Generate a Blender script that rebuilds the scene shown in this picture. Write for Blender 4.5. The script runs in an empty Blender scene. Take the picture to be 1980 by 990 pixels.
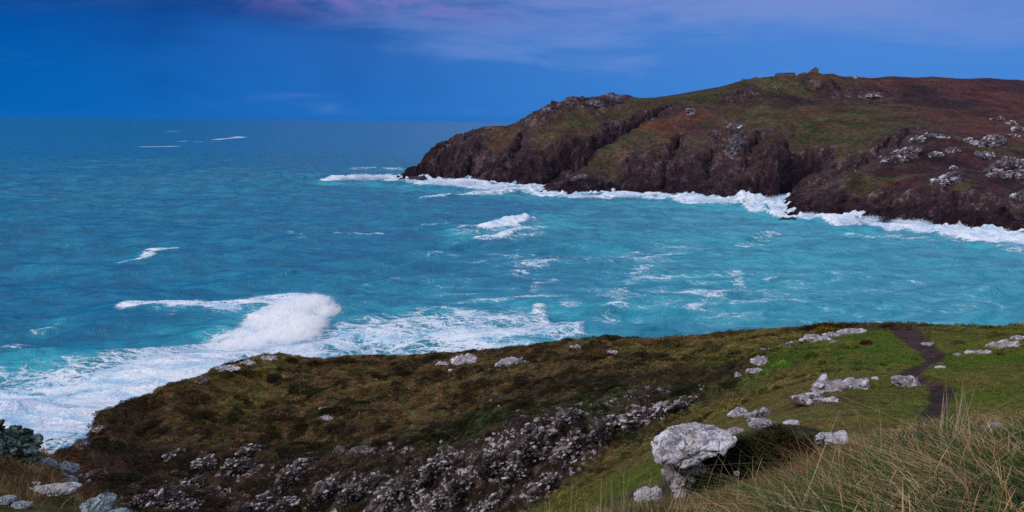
import bpy, bmesh, math, random
import numpy as np
from mathutils import Euler, Matrix, Vector
random.seed(7); RNG = np.random.default_rng(7)
SC = bpy.context.scene
COL = SC.collection
R = math.radians

# ------------------------------------------------------------------ camera
H = 55.0; PITCH = 9.55; ROLL = 0.65; F = 1554.0     # photo is 1980 x 990
cam_d = bpy.data.cameras.new('camera'); cam = bpy.data.objects.new('camera', cam_d); COL.objects.link(cam)
cam.location = (0, 0, H)
_m = Euler((R(90 - PITCH), 0, 0)).to_matrix() @ Matrix.Rotation(R(ROLL), 3, 'Z')
cam.rotation_euler = _m.to_euler()
cam_d.sensor_width = 36; cam_d.lens = 36 * F / 1980.0
cam_d.clip_start = 0.1; cam_d.clip_end = 120000
SC.camera = cam
CM = np.array(_m)

def ray(px, py):
    d = CM @ np.array([(px - 990) / F, (495 - py) / F, -1.0]); return d / d[1]
def W(px, py, D):
    d = ray(px, py) * D; return np.array([d[0], d[1], H + d[2]])
def WS(px, py, z=0.0):
    d = ray(px, py); return W(px, py, (z - H) / d[2])

# ------------------------------------------------------------------ numpy noise
def _h(ix, iy, iz, s):
    n = (ix.astype(np.uint32) * np.uint32(374761393) + iy.astype(np.uint32) * np.uint32(668265263)
         + iz.astype(np.uint32) * np.uint32(2147483647 - 114514) + np.uint32(s * 974711 & 0xffffffff))
    n = (n ^ (n >> np.uint32(13))) * np.uint32(1274126177)
    n = n ^ (n >> np.uint32(16)); n = n * np.uint32(2246822519); return n ^ (n >> np.uint32(15))
def gnoise(p, s=0):
    """gradient noise, p (n,3), about -1..1"""
    p = p.astype(np.float32)
    f = np.floor(p); q = p - f; i = f.astype(np.int32)
    u = q * q * q * (q * (q * 6 - 15) + 10)
    out = np.zeros(len(p), np.float32)
    for dx in (0, 1):
        wx = u[:, 0] if dx else 1 - u[:, 0]
        for dy in (0, 1):
            wy = u[:, 1] if dy else 1 - u[:, 1]
            for dz in (0, 1):
                wz = u[:, 2] if dz else 1 - u[:, 2]
                h = _h(i[:, 0] + dx, i[:, 1] + dy, i[:, 2] + dz, s)
                gx = (h & np.uint32(1023)).astype(np.float32) / 511.5 - 1
                gy = ((h >> np.uint32(10)) & np.uint32(1023)).astype(np.float32) / 511.5 - 1
                gz = ((h >> np.uint32(20)) & np.uint32(1023)).astype(np.float32) / 511.5 - 1
                out += wx * wy * wz * (gx * (q[:, 0] - dx) + gy * (q[:, 1] - dy) + gz * (q[:, 2] - dz))
    return out * 1.4
def fbm(p, sc, oc=4, s=0, gain=.5, ridge=False):
    p = np.asarray(p, np.float32) / np.array(sc, np.float32)
    a, o, t = 1.0, 0, 0
    for k in range(oc):
        n = gnoise(p * (2.03 ** k) + k * 17.3, s + k)
        if ridge: n = 1 - 2 * np.abs(n)
        o = o + a * n; t += a; a *= gain
    return o / t
def worley(p, s=0):
    p = p.astype(np.float32); f = np.floor(p); i = f.astype(np.int32); q = p - f
    f1 = np.full(len(p), 9., np.float32); f2 = f1.copy(); idv = np.zeros(len(p), np.float32)
    for dx in (-1, 0, 1):
        for dy in (-1, 0, 1):
            for dz in (-1, 0, 1):
                h = _h(i[:, 0] + dx, i[:, 1] + dy, i[:, 2] + dz, s)
                a = (h & np.uint32(1023)).astype(np.float32) / 1023
                b = ((h >> np.uint32(10)) & np.uint32(1023)).astype(np.float32) / 1023
                c = ((h >> np.uint32(20)) & np.uint32(1023)).astype(np.float32) / 1023
                d = (q[:, 0] - dx - a) ** 2 + (q[:, 1] - dy - b) ** 2 + (q[:, 2] - dz - c) ** 2
                nw = d < f1
                f2 = np.where(nw, f1, np.minimum(f2, d)); idv = np.where(nw, a, idv); f1 = np.where(nw, d, f1)
    return np.sqrt(f1), np.sqrt(f2), idv
def sstep(a, b, x):
    t = np.clip((x - a) / (b - a), 0, 1); return t * t * (3 - 2 * t)
def xyz(x, y, z=None):
    return np.stack([x, y, np.zeros_like(x) if z is None else z], -1)

# ------------------------------------------------------------------ objects
def prop(o, label=None, cat=None, group=None, kind=None):
    if label: o['label'] = label
    if cat: o['category'] = cat
    if group: o['group'] = group
    if kind: o['kind'] = kind
    return o
def mesh_np(name, v, faces, mat, smooth=True, cols=None, floats=None, parent=None, loc=None):
    """faces: (n,3) or (n,4) int array"""
    me = bpy.data.meshes.new(name)
    v = np.asarray(v, np.float32); faces = np.asarray(faces, np.int32); k = faces.shape[1]
    me.vertices.add(len(v)); me.vertices.foreach_set('co', v.ravel())
    me.loops.add(faces.size); me.loops.foreach_set('vertex_index', faces.ravel())
    me.polygons.add(len(faces)); me.polygons.foreach_set('loop_start', np.arange(0, faces.size, k, dtype=np.int32))
    me.update(calc_edges=True)
    me.polygons.foreach_set('use_smooth', np.full(len(faces), smooth))
    for n, c in (cols or {}).items():
        c = np.asarray(c, np.float32); c = np.concatenate([c, np.ones((len(c), 1), np.float32)], 1)
        a = me.attributes.new(n, 'FLOAT_COLOR', 'POINT'); a.data.foreach_set('color', c.ravel())
    for n, c in (floats or {}).items():
        a = me.attributes.new(n, 'FLOAT', 'POINT'); a.data.foreach_set('value', np.asarray(c, np.float32))
    if mat: me.materials.append(mat)
    o = bpy.data.objects.new(name, me); COL.objects.link(o)
    if loc is not None: o.location = loc
    if parent: o.parent = parent
    return o
def grid_faces(nx, ny):
    i = np.arange(nx * ny).reshape(ny, nx)
    return np.stack([i[:-1, :-1], i[:-1, 1:], i[1:, 1:], i[1:, :-1]], -1).reshape(-1, 4)

def empty(name, loc, rz=0):
    o = bpy.data.objects.new(name, None); COL.objects.link(o); o.location = loc; o.rotation_euler = (0, 0, rz); o.empty_display_size = .5; return o
# ------------------------------------------------------------------ node helper
class NT:
    def __init__(s, name):
        s.m = bpy.data.materials.new(name); s.m.use_nodes = True; s.t = s.m.node_tree; s.t.nodes.clear()
    def n(s, ty, **kw):
        nd = s.t.nodes.new(ty)
        for k, v in kw.items():
            if k.startswith('i_'):
                key = k[2:]; key = int(key) if key.isdigit() else key.replace('_', ' ')
                s.set(nd.inputs[key], v)
            else: setattr(nd, k, v)
        return nd
    def set(s, sock, v):
        if isinstance(v, bpy.types.NodeSocket): s.t.links.new(v, sock)
        elif isinstance(v, bpy.types.Node): s.t.links.new(v.outputs[0], sock)
        else: sock.default_value = v
    def math(s, op, a, b=0.5, clamp=False):
        nd = s.t.nodes.new('ShaderNodeMath'); nd.operation = op; nd.use_clamp = clamp
        s.set(nd.inputs[0], a); s.set(nd.inputs[1], b); return nd.outputs[0]
    def mix(s, f, a, b, mode='MIX'):
        nd = s.t.nodes.new('ShaderNodeMix'); nd.data_type = 'RGBA'; nd.blend_type = mode
        s.set(nd.inputs[0], f); s.set(nd.inputs[6], a); s.set(nd.inputs[7], b); return nd.outputs[2]
    def ramp(s, f, a, b, ca=0.0, cb=1.0):
        nd = s.t.nodes.new('ShaderNodeMapRange'); nd.interpolation_type = 'SMOOTHSTEP'
        s.set(nd.inputs[0], f)
        for k, v in ((1, a), (2, b), (3, ca), (4, cb)): s.set(nd.inputs[k], v)
        return nd.outputs[0]
    def noise(s, vec, scale, detail=4, rough=.55, dist=0.0):
        nd = s.t.nodes.new('ShaderNodeTexNoise'); s.set(nd.inputs['Vector'], vec)
        nd.inputs['Scale'].default_value = scale; nd.inputs['Detail'].default_value = detail
        nd.inputs['Roughness'].default_value = rough; nd.inputs['Distortion'].default_value = dist
        return nd.outputs[0]
    def vor(s, vec, scale, feature='F1', out=0):
        nd = s.t.nodes.new('ShaderNodeTexVoronoi'); nd.feature = feature; s.set(nd.inputs['Vector'], vec)
        nd.inputs['Scale'].default_value = scale; return nd.outputs[out]
    def mapping(s, vec, sc=(1, 1, 1), rot=(0, 0, 0)):
        nd = s.t.nodes.new('ShaderNodeMapping'); s.set(nd.inputs[0], vec)
        nd.inputs['Scale'].default_value = sc; nd.inputs['Rotation'].default_value = rot; return nd.outputs[0]
    def attr(s, name, ty='GEOMETRY', out=0):
        nd = s.t.nodes.new('ShaderNodeAttribute'); nd.attribute_name = name; nd.attribute_type = ty; return nd.outputs[out]
    def pos(s): return s.t.nodes.new('ShaderNodeNewGeometry').outputs['Position']
    def obj(s): return s.t.nodes.new('ShaderNodeTexCoord').outputs['Object']
    def bump(s, h, strength=.5, dist=.1):
        nd = s.t.nodes.new('ShaderNodeBump'); s.set(nd.inputs['Height'], h)
        nd.inputs['Strength'].default_value = strength; nd.inputs['Distance'].default_value = dist; return nd.outputs[0]
    def done(s, color, rough=.9, normal=None, spec=.2, **kw):
        b = s.t.nodes.new('ShaderNodeBsdfPrincipled'); s.set(b.inputs['Base Color'], color)
        s.set(b.inputs['Roughness'], rough); s.set(b.inputs['Specular IOR Level'], spec)
        if normal: s.set(b.inputs['Normal'], normal)
        for k, v in kw.items(): s.set(b.inputs[k.replace('_', ' ')], v)
        o = s.t.nodes.new('ShaderNodeOutputMaterial'); s.t.links.new(b.outputs[0], o.inputs[0]); return s.m
def C4(r, g, b): return (r, g, b, 1)
def srgb(r, g, b):
    return np.array([((c / 255) / 12.92 if c / 255 <= .04045 else ((c / 255 + .055) / 1.055) ** 2.4) for c in (r, g, b)])

# ------------------------------------------------------------------ materials
def rock_mat(name, sc, pale=(.56, .54, .60), white=(.80, .79, .86), dark=(.09, .08, .09), green=(.20, .23, .16), amt=.5, gold=.5):
    t = NT(name); p = t.obj()
    n1 = t.noise(p, 1.3 * sc, 6, .62, .6); n2 = t.noise(p, 6 * sc, 6, .7, .4); n3 = t.noise(p, 17 * sc, 4, .7)
    v = t.vor(p, 3.2 * sc); c = t.mix(t.ramp(n2, .38, .62), C4(*[x * .62 for x in pale]), C4(*pale))
    c = t.mix(t.ramp(t.math('ADD', t.math('MULTIPLY', n1, .7), t.math('MULTIPLY', n3, .4)), .54, .62), c, C4(*white))
    dk = t.math('ADD', t.math('MULTIPLY', t.noise(p, 2.4 * sc, 7, .72, 1.2), .75), t.math('MULTIPLY', n3, .25))
    c = t.mix(t.ramp(dk, .62 - .2 * amt, .52 - .2 * amt), c, C4(*dark))
    c = t.mix(t.math('MULTIPLY', t.ramp(t.noise(t.mapping(p, rot=(1, 2, 0)), 2.1 * sc, 5, .6, .8), .55, .64), .7), c, C4(*green))
    g = t.ramp(t.noise(t.mapping(p, rot=(0, 1, 2)), 2.6 * sc, 3, .5), .70, .73)
    c = t.mix(t.math('MULTIPLY', g, gold), c, C4(.42, .22, .03))
    hgt = t.math('ADD', t.math('MULTIPLY', n2, 1.), t.math('ADD', t.math('MULTIPLY', n3, .35), t.math('MULTIPLY', v, -.4)))
    return t.done(c, .92, t.bump(hgt, .9, .12 / sc), .15)

M_ROCK = rock_mat('lichened_granite', 2.2, pale=(.55, .53, .60), amt=.85)
M_WHITE = rock_mat('white_lichen_crust', 2.0, pale=(.60, .59, .66), white=(.84, .84, .92), dark=(.17, .16, .16), amt=.55, gold=.8)
M_LICHEN = rock_mat('dark_lichened_rock', 4.0, pale=(.07, .10, .09), white=(.22, .34, .29), dark=(.014, .016, .016), green=(.04, .08, .06), amt=.5, gold=0)
M_ROCKMID = rock_mat('weathered_granite', 1.2, pale=(.36, .33, .37), white=(.68, .66, .73), dark=(.05, .042, .045), amt=.72)
M_CRAG = rock_mat('rough_crag', 1.7, pale=(.085, .068, .062), white=(.26, .22, .23), dark=(.022, .017, .015), green=(.055, .06, .032), amt=1.05, gold=.8)
M_FARROCK = rock_mat('pale_far_rock', .28, pale=(.42, .38, .46), white=(.74, .70, .82), dark=(.05, .03, .045), green=(.10, .10, .07), amt=.8, gold=.2)
M_KNOB = rock_mat('lichened_knobs', 2.6, pale=(.30, .26, .26), white=(.68, .64, .70), dark=(.03, .024, .02), green=(.075, .08, .04), amt=.85, gold=1)
M_PALEKNOB = rock_mat('pale_field_knobs', 2.4, pale=(.36, .34, .39), white=(.70, .68, .76), dark=(.06, .05, .055), green=(.16, .17, .11), amt=.9, gold=.6)
M_FARBASE = rock_mat('dark_far_base', .3, pale=(.10, .075, .085), white=(.30, .26, .31), dark=(.03, .02, .026), green=(.06, .06, .03), amt=.7, gold=0)
M_WET = rock_mat('wet_black_rock', .5, pale=(.05, .045, .06), white=(.09, .085, .11), dark=(.012, .01, .014), green=(.03, .03, .02), amt=.9, gold=0)
M_BLUEROCK = rock_mat('blue_lichened_boulder', 3.0, pale=(.30, .38, .44), white=(.55, .64, .72), dark=(.06, .07, .07), green=(.14, .20, .15), amt=.62, gold=0)

def ground_mat(name, s1, s2, rs, bd, fleck=0.0):
    """col = own colour of the cover, rock = how bare the rock is; s1/s2 noise scales per metre"""
    t = NT(name); p = t.pos(); col = t.attr('col'); rk = t.attr('rock', out=2)
    n1 = t.noise(p, s1, 6, .65, .5); n2 = t.noise(p, s2, 6, .72, .3); n3 = t.noise(p, s2 * 4, 3, .7)
    k = t.math('ADD', t.math('MULTIPLY', t.ramp(n1, .3, .7, .55, 1.35), t.ramp(n2, .32, .68, .45, 1.5)), 0.0)
    kk = t.n('ShaderNodeCombineColor'); [t.set(kk.inputs[i], k) for i in range(3)]
    c = t.mix(1.0, col, kk.outputs[0], 'MULTIPLY')
    hue = t.mix(t.ramp(t.noise(p, s1 * 1.7, 4, .6), .45, .62), C4(1.15, .92, .8), C4(.85, 1.12, .8))
    c = t.mix(1.0, c, hue, 'MULTIPLY')
    # bare rock
    r1 = t.noise(t.mapping(p, (1, 1, .38), (0, .25, 0)), rs, 7, .7, .8); r2 = t.noise(p, rs * 4, 5, .75)
    rr = t.math('ADD', t.math('MULTIPLY', r1, .6), t.math('MULTIPLY', r2, .4))
    rc = t.mix(t.ramp(rr, .40, .50), C4(.035, .026, .03), C4(.15, .12, .135))
    rc = t.mix(t.ramp(rr, .53, .60), rc, C4(.50, .46, .50))
    tint = t.attr('rcol'); rc = t.mix(1.0, rc, tint, 'MULTIPLY')
    if fleck:
        fl = t.math('ADD', t.math('MULTIPLY', t.noise(t.mapping(p, (1, .7, 1.6), (.3, .2, .5)), fleck, 5, .72, .6), .7), t.math('MULTIPLY', t.noise(p, fleck * .25, 3, .6), .3))
        rc = t.mix(t.ramp(fl, .535, .585), rc, C4(.46, .42, .45))
    f = t.ramp(t.math('ADD', rk, t.math('MULTIPLY', t.math('SUBTRACT', t.noise(p, rs * .7, 6, .7, .5), .5), 1.5)), .34, .66)
    c = t.mix(f, c, rc)
    hgt = t.math('ADD', t.math('MULTIPLY', n2, 1.), t.math('MULTIPLY', n3, .4))
    hgt = t.math('ADD', hgt, t.math('MULTIPLY', rr, 1.0))
    return t.done(c, .95, t.bump(hgt, .8, bd), .1)
M_NEAR = ground_mat('moorland_cover', .55, 3.2, 1.1, .12, 1.7)
M_FAR = ground_mat('headland_cover', .05, .30, .12, 1.8)

def leaf_mat(name, mode):
    t = NT(name)
    if mode == 'inst': c = t.attr('tint', 'INSTANCER')
    else: c = t.attr('tint')
    b = t.n('ShaderNodeBsdfDiffuse'); t.set(b.inputs[0], c)
    tr = t.n('ShaderNodeBsdfTranslucent'); t.set(tr.inputs[0], c)
    mx = t.n('ShaderNodeMixShader'); mx.inputs[0].default_value = .25
    t.t.links.new(b.outputs[0], mx.inputs[1]); t.t.links.new(tr.outputs[0], mx.inputs[2])
    o = t.n('ShaderNodeOutputMaterial'); t.t.links.new(mx.outputs[0], o.inputs[0]); return t.m
M_INST = leaf_mat('tuft_leaves', 'inst'); M_BLADE = leaf_mat('grass_blades', 'geo')

# ------------------------------------------------------------------ interpolation
def rbf(pts, c):
    P = np.array(pts, float); X = P[:, :2]; z = P[:, 2]
    d = np.sqrt(((X[:, None] - X[None]) ** 2).sum(-1) + c * c)
    n = len(P); A = np.zeros((n + 3, n + 3)); A[:n, :n] = -d + np.eye(n) * .02
    A[:n, n] = 1; A[:n, n + 1:] = X / 100; A[n, :n] = 1; A[n + 1:, :n] = X.T / 100
    w = np.linalg.solve(A, np.concatenate([z, [0, 0, 0]]))
    def f(x, y):
        sh = x.shape; q = np.stack([x.ravel(), y.ravel()], -1); out = np.empty(len(q))
        for a in range(0, len(q), 40000):
            b = q[a:a + 40000]
            dd = np.sqrt(((b[:, None] - X[None]) ** 2).sum(-1) + c * c)
            out[a:a + 40000] = -dd @ w[:n] + w[n] + b @ w[n + 1:] / 100
        return out.reshape(sh)
    return f
class Grid:
    def __init__(s, xs, ys, z): s.xs, s.ys, s.z = xs, ys, z
    def at(s, x, y):
        x = np.atleast_1d(x).astype(float); y = np.atleast_1d(y).astype(float)
        i = np.clip(np.searchsorted(s.xs, x) - 1, 0, len(s.xs) - 2); j = np.clip(np.searchsorted(s.ys, y) - 1, 0, len(s.ys) - 2)
        u = np.clip((x - s.xs[i]) / (s.xs[i + 1] - s.xs[i]), 0, 1); v = np.clip((y - s.ys[j]) / (s.ys[j + 1] - s.ys[j]), 0, 1)
        z = s.z
        return (z[j, i] * (1 - u) + z[j, i + 1] * u) * (1 - v) + (z[j + 1, i] * (1 - u) + z[j + 1, i + 1] * u) * v
    def hit(s, px, py, d0, d1, dmin=0):
        d = ray(px, py); D = np.linspace(max(d0, dmin), d1, 1600)
        zz = s.at(d[0] * D, D); below = (H + d[2] * D) <= zz
        k = np.argmax(below)
        if not below.any(): return None
        D = D[k]; return np.array([d[0] * D, D, H + d[2] * D])
def fit_crest(pts, c, crest, d0, d1, rounds=5):
    """refit until the crest line of the raw ground passes where it should"""
    pts = list(pts); f = rbf(pts, c); D_ = np.linspace(d0, d1, 500)
    for _ in range(rounds):
        bad = 0
        for px, py, *rg in crest:
            D = np.linspace(rg[0], rg[1], 300) if rg else D_
            d = ray(px, 495); zz = f(d[0] * D, D); Pc = np.stack([d[0] * D, D, zz - H], -1) @ CM
            yy = 495 + Pc[:, 1] / Pc[:, 2] * F; k = yy.argmin()
            if yy[k] < py - 2 or (yy[k] > py + 3 and not rg):
                q = W(px, py, D[k]); dd = [math.hypot(q[0] - p[0], q[1] - p[1]) for p in pts]; j = int(np.argmin(dd))
                if dd[j] < 1.2 * c: pts[j] = q
                else: pts.append(q)
                bad += 1
        f = rbf(pts, c)
        if not bad: break
    return f
def idw(x, y, samples, power=4, eps=1.0):
    """samples [(X,Y,vec)] -> blended vec"""
    P = np.array([s[:2] for s in samples]); V = np.array([s[2] for s in samples], float)
    q = np.stack([x.ravel(), y.ravel()], -1); out = np.empty((len(q), V.shape[1]))
    for a in range(0, len(q), 40000):
        d2 = ((q[a:a + 40000, None] - P[None]) ** 2).sum(-1) + eps
        w = d2 ** (-power / 2); w /= w.sum(1, keepdims=True); out[a:a + 40000] = w @ V
    return out
def seg_dist(x, y, pts):
    """distance to a polyline; pts rows (X,Y,width) -> (distance, width there)"""
    best = np.full(x.shape, 1e9); wd = np.zeros(x.shape)
    for (ax, ay, aw), (bx, by, bw) in zip(pts[:-1], pts[1:]):
        dx, dy = bx - ax, by - ay; L = dx * dx + dy * dy + 1e-9
        t = np.clip(((x - ax) * dx + (y - ay) * dy) / L, 0, 1)
        d = np.hypot(x - ax - t * dx, y - ay - t * dy)
        k = d < best; best = np.where(k, d, best); wd = np.where(k, aw + t * (bw - aw), wd)
    return best, wd

# ================================================================== NEAR LAND
near = []
def N(px, py, D): near.append(W(px, py, D))
def NW(px, D, z): d = ray(px, 500); near.append(np.array([d[0] * D, D, z]))
for px, py, D in [
    # crest seen against the water
    (130,882,58),(150,856,62),(185,824,66),(260,782,70),(370,740,76),(430,712,80),(500,692,84),(560,688,86),(625,700,86),(660,694,85),(760,692,84),
    (860,692,82),(930,686,80),(1000,682,78),(1100,664,76),(1200,656,75),(1300,654,74),(1400,648,73),(1500,638,71),(1600,630,68),
    (1700,630,64),(1780,630,62),(1860,634,60),(1920,632,58),(1980,628,57),(2150,625,56),
    # heath slope
    (150,930,53),(200,880,58),(200,990,50),(300,990,52),(300,900,58),(300,830,65),(400,990,53),(400,880,60),(400,790,69),(500,870,63),(500,780,72),(500,990,54),
    (600,990,53),(600,880,61),(600,780,71),(700,990,51),(700,880,59),(700,780,70),(800,780,69),(800,870,58),(800,990,50),(900,740,72),(900,800,64),(900,870,55),
    (900,990,48),(1000,740,68),(1000,800,58),(1000,850,51),(1000,980,45),(1080,820,52),(1080,900,47),(1100,730,66),(1180,790,52),(1200,700,67),(1250,770,52),
    (1300,700,64),(1350,740,55),
    # gully bottom and grassy side
    (1040,990,40),(1120,935,43),(1250,858,46),(1330,810,48),(1400,762,50),
    (1150,985,23),(1200,930,31),(1260,880,37),(1350,830,38),(1400,800,42),
    # green field
    (1480,700,52),(1480,760,42),(1450,830,24),(1550,830,22),(1520,790,31),(1600,800,26),(1600,740,35),(1620,680,50),(1700,800,25),(1700,720,38),(1800,820,22.5),
    (1800,760,31),(1800,700,42),(1900,800,24),(1900,720,36),(1900,670,47),(1980,790,24),(1980,700,38),
    # rock shelf and mound in front
    (1200,990,7.6),(1260,975,8.2),(1330,962,8.8),(1400,945,8.6),(1500,985,5.6),(1500,930,7.2),(1600,870,9.5),(1450,850,11.5),(1620,858,12),(1350,960,8.6),
    (1560,900,8.0),(1700,850,6.6),(1850,842,6.0),(1980,838,5.8),(1700,920,4.9),(1980,920,4.4),(1850,990,3.6),(1600,990,4.6),
    # near ground at the left corner
    (0,990,7),(100,950,9),(190,985,7.6),(150,905,10.5),(60,885,12),(0,880,12.5),(100,892,11.6),(150,960,8.6),
]: N(px, py, D)
for px, D, z in [
    (150,15,46.0),(230,12,45.5),(60,17,46),(150,28,36),(60,30,36),(-200,20,45),(-200,40,30),(300,9,48.5),(300,20,40),(300,40,30),(600,9,49),(600,20,41),(600,38,29),
    (900,9,49.5),(900,20,42),(900,36,32),(1050,9,50),(1050,18,45),(1200,14,47.5),(1330,16,47.3),(1600,18,47.2),(1700,12,49),(1850,12,49.2),(1980,12,49.3),(1800,17,47.2),
    (300,4,52.5),(900,4,52.8),(1500,2.5,53.2),(2600,5,53),(-600,5,52.5),(2600,20,47.5),(2600,50,41),(2600,80,34),(-900,60,18),
    # behind the crests, down to the water
    (60,60,4),(40,80,-4),(0,100,-8),(-300,90,-5),(150,90,2),(150,115,-8),(370,92,18),(370,120,-6),(500,105,20),(500,135,-8),(700,105,18),(700,135,-8),(900,100,20),(900,135,-8),
    (1100,96,22),(1100,130,-6),(1300,94,24),(1300,130,-6),(1500,92,26),(1500,130,-6),(1700,85,29),(1700,130,-6),(1900,80,29),(1900,130,-6),(2200,130,-6),(2600,130,-6),(2200,85,28),
    (60,70,-2),(0,140,-9),(400,150,-10),(1000,150,-10),(1600,150,-10),
]: NW(px, D, z)
for x, y, z in [(-10,-12,53.5),(10,-12,53.8),(0,0,53.42),(-25,-5,53),(25,-5,53.5),(0,-40,56),(-60,-20,50),(60,-20,52),(-100,10,35),(-90,60,0),(-110,110,-10),(110,30,45)]:
    near.append(np.array([x, y, z]))
CREST_N = [(-250,880,6,22),(-150,886,6,22),(-60,890,5.5,22),(0,893,5.5,22),(35,893,5.5,22),(70,896,5.5,22),(100,900,5.5,22),(130,912,5.5,22),(160,930,5.5,22),(-60,920),(0,918),(40,918),(80,920),(105,918),(130,898),(150,866),(185,826),(220,806),(260,786),(300,768),(330,756),(370,743),(400,728),(430,716),(465,703),(500,694),(560,694),(625,703),(660,697),(760,696),(860,694),(930,689),(1000,682),
 (1100,667),(1200,661),(1300,659),(1400,651),(1500,642),(1600,635),(1700,634),(1780,634),(1860,637),(1920,635),(1980,632)]
f_near = fit_crest(near, 1.5, CREST_N, 30, 100, 14)
nxs = np.concatenate([np.arange(-110, -62, 1.2), np.arange(-62, -14, .24), np.arange(-14, 14, .15), np.arange(14, 62, .24), np.arange(62, 111, 1.2)])
nys = np.concatenate([np.arange(-40, 1, 1.2), np.arange(1, 24, .13), np.arange(24, 98, .21), np.arange(98, 152, 1.0)])
GX, GY = np.meshgrid(nxs, nys)
Z0 = f_near(GX, GY)
G_NEAR0 = Grid(nxs, nys, Z0)
def nh(px, py, d0=2.5, d1=130): return G_NEAR0.hit(px, py, d0, d1)
def nsample(lst):
    out = []
    for px, py, v in lst:
        p = nh(px, py)
        if p is not None: out.append((p[0], p[1], v))
    return out
GRN = (.062, .100, .016); GRN2 = (.085, .095, .024); OLV = (.115, .095, .038); BRN = (.088, .062, .034); RUS = (.110, .080, .042); DRK = (.050, .036, .028); DGR = (.040, .050, .026)
# colour, bare rock, tuft density, grassiness
def cv(c, rock, heath): return tuple(c) + (rock, heath)
samp = nsample([
    (500,720,cv(OLV,.1,.7)),(520,700,cv(OLV,.1,.5)),(600,720,cv(BRN,.1,1)),(430,770,cv(OLV,.1,.8)),(350,790,cv(BRN,.1,1)),(250,830,cv(DRK,.15,1)),(180,880,cv(DRK,.25,1)),
    (150,940,cv(DRK,.4,1)),(300,900,cv(DRK,.25,1)),(300,980,cv(DRK,.5,.8)),(420,900,cv(DRK,.5,.8)),(450,860,cv(BRN,.2,1)),(500,960,cv(DRK,.5,.9)),(560,830,cv(BRN,.15,1)),
    (560,900,cv(DGR,.5,.9)),(650,760,cv(RUS,.05,1)),(750,740,cv(RUS,.05,1)),(650,850,cv(BRN,.15,1)),(700,960,cv(DGR,.65,.6)),(620,930,cv(DRK,.55,.7)),(540,920,cv(DRK,.6,.7)),(450,930,cv(DRK,.6,.7)),(760,900,cv(DRK,.55,.7)),(350,950,cv(DRK,.55,.7)),(780,800,cv(RUS,.1,1)),(800,720,cv(BRN,.05,1)),
    (850,860,cv(DGR,.35,1)),(830,930,cv(DRK,.75,.5)),(900,790,cv(BRN,.05,1)),(940,820,cv(DGR,.2,1)),(960,730,cv(RUS,.05,1)),(1000,700,cv(BRN,.2,1)),(1000,790,cv(DRK,.15,1)),
    (1000,870,cv(DRK,.8,.4)),(1080,840,cv(DGR,.7,.5)),(1100,900,cv(DRK,.8,.3)),(1150,800,cv(DGR,.5,.7)),(1100,760,cv(DRK,.1,1)),(1150,710,cv(BRN,.05,1)),(1250,690,cv(OLV,.05,.9)),
    (1300,740,cv(DRK,.15,1)),(1250,790,cv(DRK,.6,.5)),(1330,770,cv(DGR,.4,.8)),(1350,690,cv(OLV,.05,.8)),(1300,665,cv(BRN,.05,1)),(1400,670,cv(OLV,0,.6)),(1420,720,cv(DRK,.1,.8)),
    (1450,690,cv(GRN2,0,.3)),(1520,700,cv(GRN,0,.1)),(1600,700,cv(GRN,0,0)),(1700,680,cv(GRN,0,0)),(1750,690,cv(GRN,0,0)),(1550,720,cv(OLV,0,.3)),(1480,760,cv(OLV,0,.3)),
    (1600,780,cv(BRN,0,.5)),(1500,800,cv(OLV,0,.3)),(1650,800,cv(OLV,0,.2)),(1700,760,cv(GRN2,0,0)),(1760,790,cv(GRN,0,0)),(1720,810,cv(GRN2,0,.1)),(1500,650,cv(OLV,0,.5)),
    (1600,640,cv(DRK,.1,.8)),(1680,650,cv(GRN,0,0)),(1850,660,cv(GRN2,0,0)),(1950,650,cv(GRN2,0,.1)),(1900,700,cv(GRN,0,0)),(1970,720,cv(GRN2,0,0)),(1880,770,cv(GRN,0,0)),(1970,790,cv(GRN2,0,0)),
    (1150,970,cv(GRN2,0,.1)),(1200,930,cv(GRN2,0,.1)),(1200,890,cv(OLV,0,.2)),(1270,870,cv(OLV,0,.2)),(1300,830,cv(OLV,0,.3)),(1400,790,cv(OLV,0,.2)),(1240,920,cv(GRN,0,.1)),(1100,985,cv(GRN2,0,.2)),
    (1400,940,cv(BRN,.1,.4)),(1300,970,cv(OLV,.1,.1)),(1500,950,cv(BRN,0,.2)),(1450,860,cv(DGR,0,.6)),(1800,900,cv(DGR,0,0)),(1700,850,cv(OLV,0,0)),
    (60,930,cv(OLV,0,.1)),(140,930,cv(OLV,.3,.1)),(30,900,cv(DRK,.1,.6)),(100,985,cv(BRN,0,.1)),
])
samp += [(0., -10., cv(GRN2, 0, .1)), (0., 10., cv(BRN, .2, .5)), (-5., 25., cv(DRK, .4, .8)), (-40., 40., cv(DRK, .5, .8)), (0., 110., cv(DRK, 1, 0)), (-50., 100., cv(DRK, 1, 0)), (50., 110., cv(DRK, 1, 0)), (-70., 80., cv(DRK, 1, .1))]
pn = xyz(GX.ravel(), GY.ravel())
wx = fbm(pn, 5, 3, 11) * 2.4; wy = fbm(pn, 5, 3, 23) * 2.4
AT = idw(GX.ravel() + wx, GY.ravel() + wy, samp, 4, 1.5)
colN, rockN, heathN = AT[:, :3], AT[:, 3], AT[:, 4]
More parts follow.
